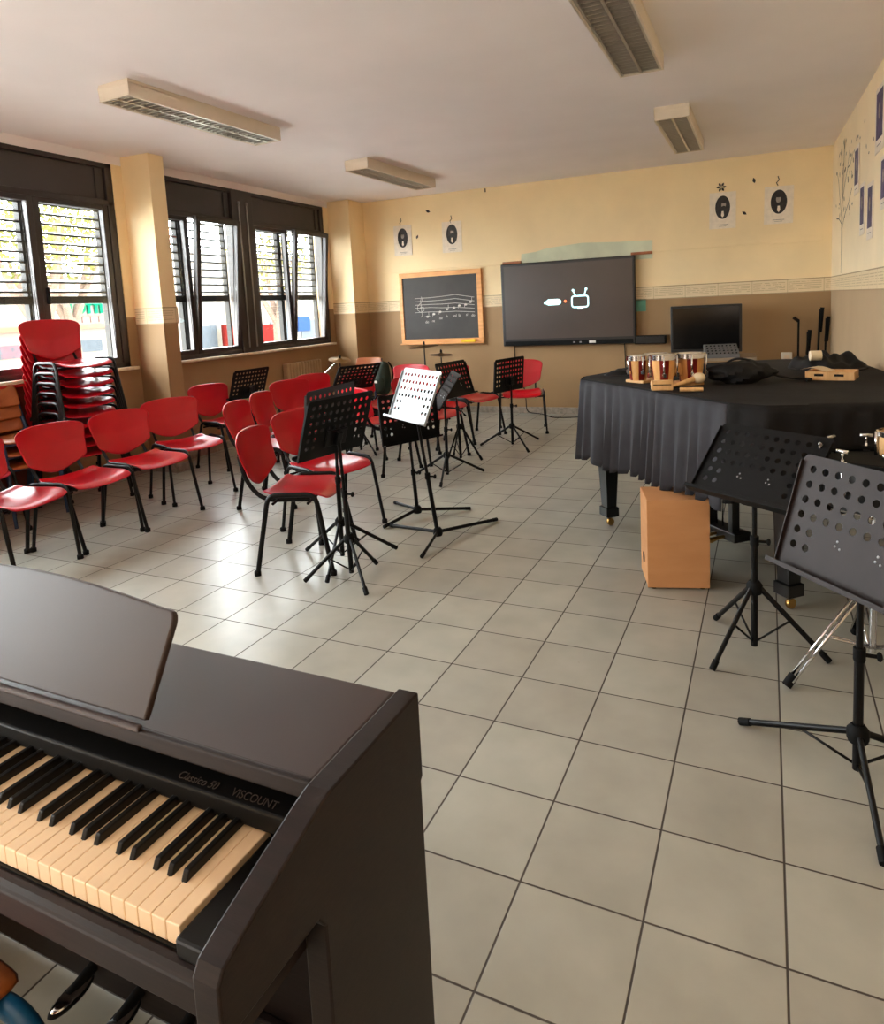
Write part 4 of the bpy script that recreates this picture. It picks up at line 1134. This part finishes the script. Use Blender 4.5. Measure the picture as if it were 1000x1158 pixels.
# ------------------------------------------------------------------ cymbals and bits in the far left corner
def cymbal_stand(x, y, z, r_, tilt, label, cat='cymbal', double=False, boom=None):
    r = thing('cymbal_stand', label, cat, (x, y, 0))
    MB().tube([(0,0,.2),(0,0,z+.06)], .009, 8).build('pole', M['black'], r)
    for k in range(3):
        a = k*2.094+.4
        lg = MB().tube([(.01*math.cos(a),.01*math.sin(a),.42),(.28*math.cos(a),.28*math.sin(a),.012)], .008, 8).build('leg', M['black'], r)
        MB().tube([(.26*math.cos(a),.26*math.sin(a),.04),(.285*math.cos(a),.285*math.sin(a),.012)], .013, 8).build('rubber_foot', M['rubber'], lg)
    Mx = Matrix.Translation((0,0,z)) @ Matrix.Rotation(tilt[0],4,'X') @ Matrix.Rotation(tilt[1],4,'Y')
    MB().lathe([(0,.022),(.02,.018),(.035,.006),(r_,-.006),(r_,-.008),(.035,.002),(0,.012)], 32, Mx).build('cymbal', M['cymb'], r)
    if double: MB().lathe([(0,-.04),(.035,-.03),(r_,-.016),(r_,-.014),(0,-.02)], 32, Mx).build('cymbal', M['cymb'], r)
    MB().lathe([(0,.02),(.014,.02),(.014,.05),(0,.05)], 10, Mx).build('wing_nut', M['rubber'], r)
    if boom: MB().tube(boom, .01, 8).build('boom_arm', M['chrome'], r)
cymbal_stand(-3.23, 6.635, .965, .185, (R(-6),R(-7)), 'large bronze cymbal on a stand below the blackboard')
cymbal_stand(-3.12, 6.90, .84, .15, (0,R(3)), 'smaller cymbal pair just behind the large one', 'cymbal', True)
cymbal_stand(-4.12, 6.05, .86, .14, (R(8),R(12)), 'dark cymbal by the far wall pier with a chrome boom arm', 'cymbal', False, [(-.24,-.2,.60),(-.02,0,.85)])
t_ = thing('backpack', 'dark green backpack beside the brown wooden chair at the back', 'backpack', (-3.80, 6.52, .0), R(-15))
MB().ell((0,0,.24),(.13,.09,.245),20,14,fn=lambda d: .86/(abs(d.x)**4+abs(d.y)**4+abs(d.z)**4)**.25*(1+.03*math.sin(6*d.z+3*d.x))).ell((0,-.07,.17),(.10,.05,.12),16,10).build('bag_body', M['packgreen'], t_)
for s in (-1,1): MB().tube(fillet([(s*.07,.06,.44),(s*.08,.13,.35),(s*.07,.1,.08)], .08), .012, 8).build('strap', M['rubber'], t_)
MB().cbox((0,-.118,.2),(.05,.004,.03)).build('badge', M['white'], t_)
bpk = bpy.data.objects['backpack']; 
# the backpack sits on a small amplifier
t_ = thing('amplifier', 'small black amplifier under the dark green backpack', 'amplifier', (-3.80, 6.52, 0), R(-15))
MB().box(-.19,.19,-.12,.12,.0,.33).build('cabinet', M['rubber'], t_, bevel=.01)
MB().box(-.17,.17,-.124,-.119,.03,.26).build('grille', M['tvblack'], t_)
MB().box(-.17,.17,-.124,-.119,.275,.315).build('control_strip', M['steel'], t_)
bpk.location.z = .335

# ------------------------------------------------------------------ outside
struct(MB().box(-60, XL-.2, -30, 60, -1.2, -1.0).build('ground_yard', M['yard_bounce']))
t_ = thing('far_building', 'pale low building with a green sign outside the first window', 'building', (-14, 10, -1.0))
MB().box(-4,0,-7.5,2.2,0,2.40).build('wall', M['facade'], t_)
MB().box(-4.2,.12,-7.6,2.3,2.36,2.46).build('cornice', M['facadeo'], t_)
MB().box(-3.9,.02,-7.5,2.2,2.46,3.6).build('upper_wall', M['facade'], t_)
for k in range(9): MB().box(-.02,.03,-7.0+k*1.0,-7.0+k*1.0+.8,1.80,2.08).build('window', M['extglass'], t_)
rl = MB()
for k in range(5): rl.box(.02,.05,-.15+k*.23,-.13+k*.23,2.5,2.66)
rl.box(.02,.05,-.2,.95,2.64,2.67).build('railing', M['extpink'], t_)
sg = text('sign_lettering', 'LOTTI', .33, Matrix.Translation((.06,.42,2.83)) @ Matrix.Rotation(PI/2,4,'Z') @ Matrix.Rotation(PI/2,4,'X'), M['signgreen'], t_, ext=.02, bold=.022)
t_ = thing('far_building', 'white building with a red column outside the second window', 'building', (-18, 22, -1.0))
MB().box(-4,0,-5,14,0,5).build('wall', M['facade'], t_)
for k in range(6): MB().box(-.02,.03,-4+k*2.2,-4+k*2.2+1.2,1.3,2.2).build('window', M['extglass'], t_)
MB().tube([(.4,-2.65,0),(.4,-2.65,2.2)], .22, 14).build('column', M['extred'], t_)
MB().box(.02,.1,-.3,.5,1.3,2.1).build('red_shutter', M['extred'], t_)
MB().box(.02,.1,2.3,3.2,1.7,2.35).build('notice_panel', M['extblue'], t_)
def tree(x, y, h, r_, m, label, seed, nb=5):
    random.seed(seed)
    t_ = thing('garden_tree', label, 'tree', (x, y, -1.0), 0, 'trees outside the windows')
    b = MB().tube([(0,0,0),(.05,.02,h*.3),(0,.05,h*.5)], .16, 10, radii=[.2,.16,.12])
    tips = []
    for k in range(nb):
        a = 2*PI*k/nb + random.random(); e = random.uniform(.6,1.0)*r_
        p = (e*.6*math.cos(a), e*.6*math.sin(a), h*random.uniform(.72,.95)); tips.append(p)
        b.tube([(0,.05,h*.45),(p[0]*.5,p[1]*.5,h*.6),p], .06, 8, radii=[.09,.06,.02])
    b.build('trunk', M['bark'], t_)
    L_ = MB()
    for k in range(1100):
        d = Vector((random.gauss(0,1),random.gauss(0,1),random.gauss(0,1))).normalized()*random.random()**.4
        c = Vector((d.x*r_, d.y*r_, h*.84+d.z*h*.22)); s = random.uniform(.03,.08)
        u = Vector((random.gauss(0,1),random.gauss(0,1),random.gauss(0,1))).normalized(); v = u.orthogonal().normalized()
        L_.add([c-u*s, c-v*s*.5, c+u*s, c+v*s*.5], [(0,1,2,3)])
    L_.build('crown', m, t_)
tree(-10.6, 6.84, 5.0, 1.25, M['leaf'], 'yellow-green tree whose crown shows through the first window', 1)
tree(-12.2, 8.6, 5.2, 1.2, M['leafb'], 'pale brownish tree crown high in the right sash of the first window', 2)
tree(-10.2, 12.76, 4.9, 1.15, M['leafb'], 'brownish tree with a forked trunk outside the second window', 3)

# ------------------------------------------------------------------ light
w = bpy.data.worlds.new('sky'); sc.world = w; w.use_nodes = True
nt = w.node_tree; bg = nt.nodes['Background']
bg.inputs[0].default_value = (.935, .968, 1.0, 1); bg.inputs[1].default_value = 26.0
def area(name, loc, rot, sx, sy, power, col=(1,1,1), portal=False):
    l = bpy.data.lights.new(name, 'AREA'); l.shape = 'RECTANGLE'; l.size = sx; l.size_y = sy
    l.energy = power; l.color = col
    if portal: l.cycles.is_portal = True
    o = bpy.data.objects.new(name, l); COL.objects.link(o); o.location = loc; o.rotation_euler = rot
    return o
for a, b in WINS:
    area('window_portal', (XG-.35, (a+b)/2, (ZS+ZT)/2), (0, -PI/2, 0), ZT-ZS+.5, b-a+.5, 1, portal=True)
area('ceiling_fill_light', (-2.2, -2.1, .4), (PI, 0, 0), 3.5, 2.0, 70, (1.0, .93, .86))  # added unseen fill near the camera end, aimed up to brighten the ceiling
area('rear_fill_light', (.2, -3.2, 1.6), (R(90), 0, 0), 1.6, 2.0, 5, (1.0, .9, .8))  # added weak fill behind the camera, no door is modelled there

cy = sc.cycles
cy.use_denoising = True
cy.max_bounces = 10; cy.diffuse_bounces = 6; cy.glossy_bounces = 4; cy.transparent_max_bounces = 16; cy.transmission_bounces = 4
cy.sample_clamp_indirect = 6; cy.caustics_reflective = False; cy.caustics_refractive = False
vs = sc.view_settings
vs.view_transform = 'Standard'; vs.look = 'None'; vs.exposure = 0.68; vs.gamma = 1.0
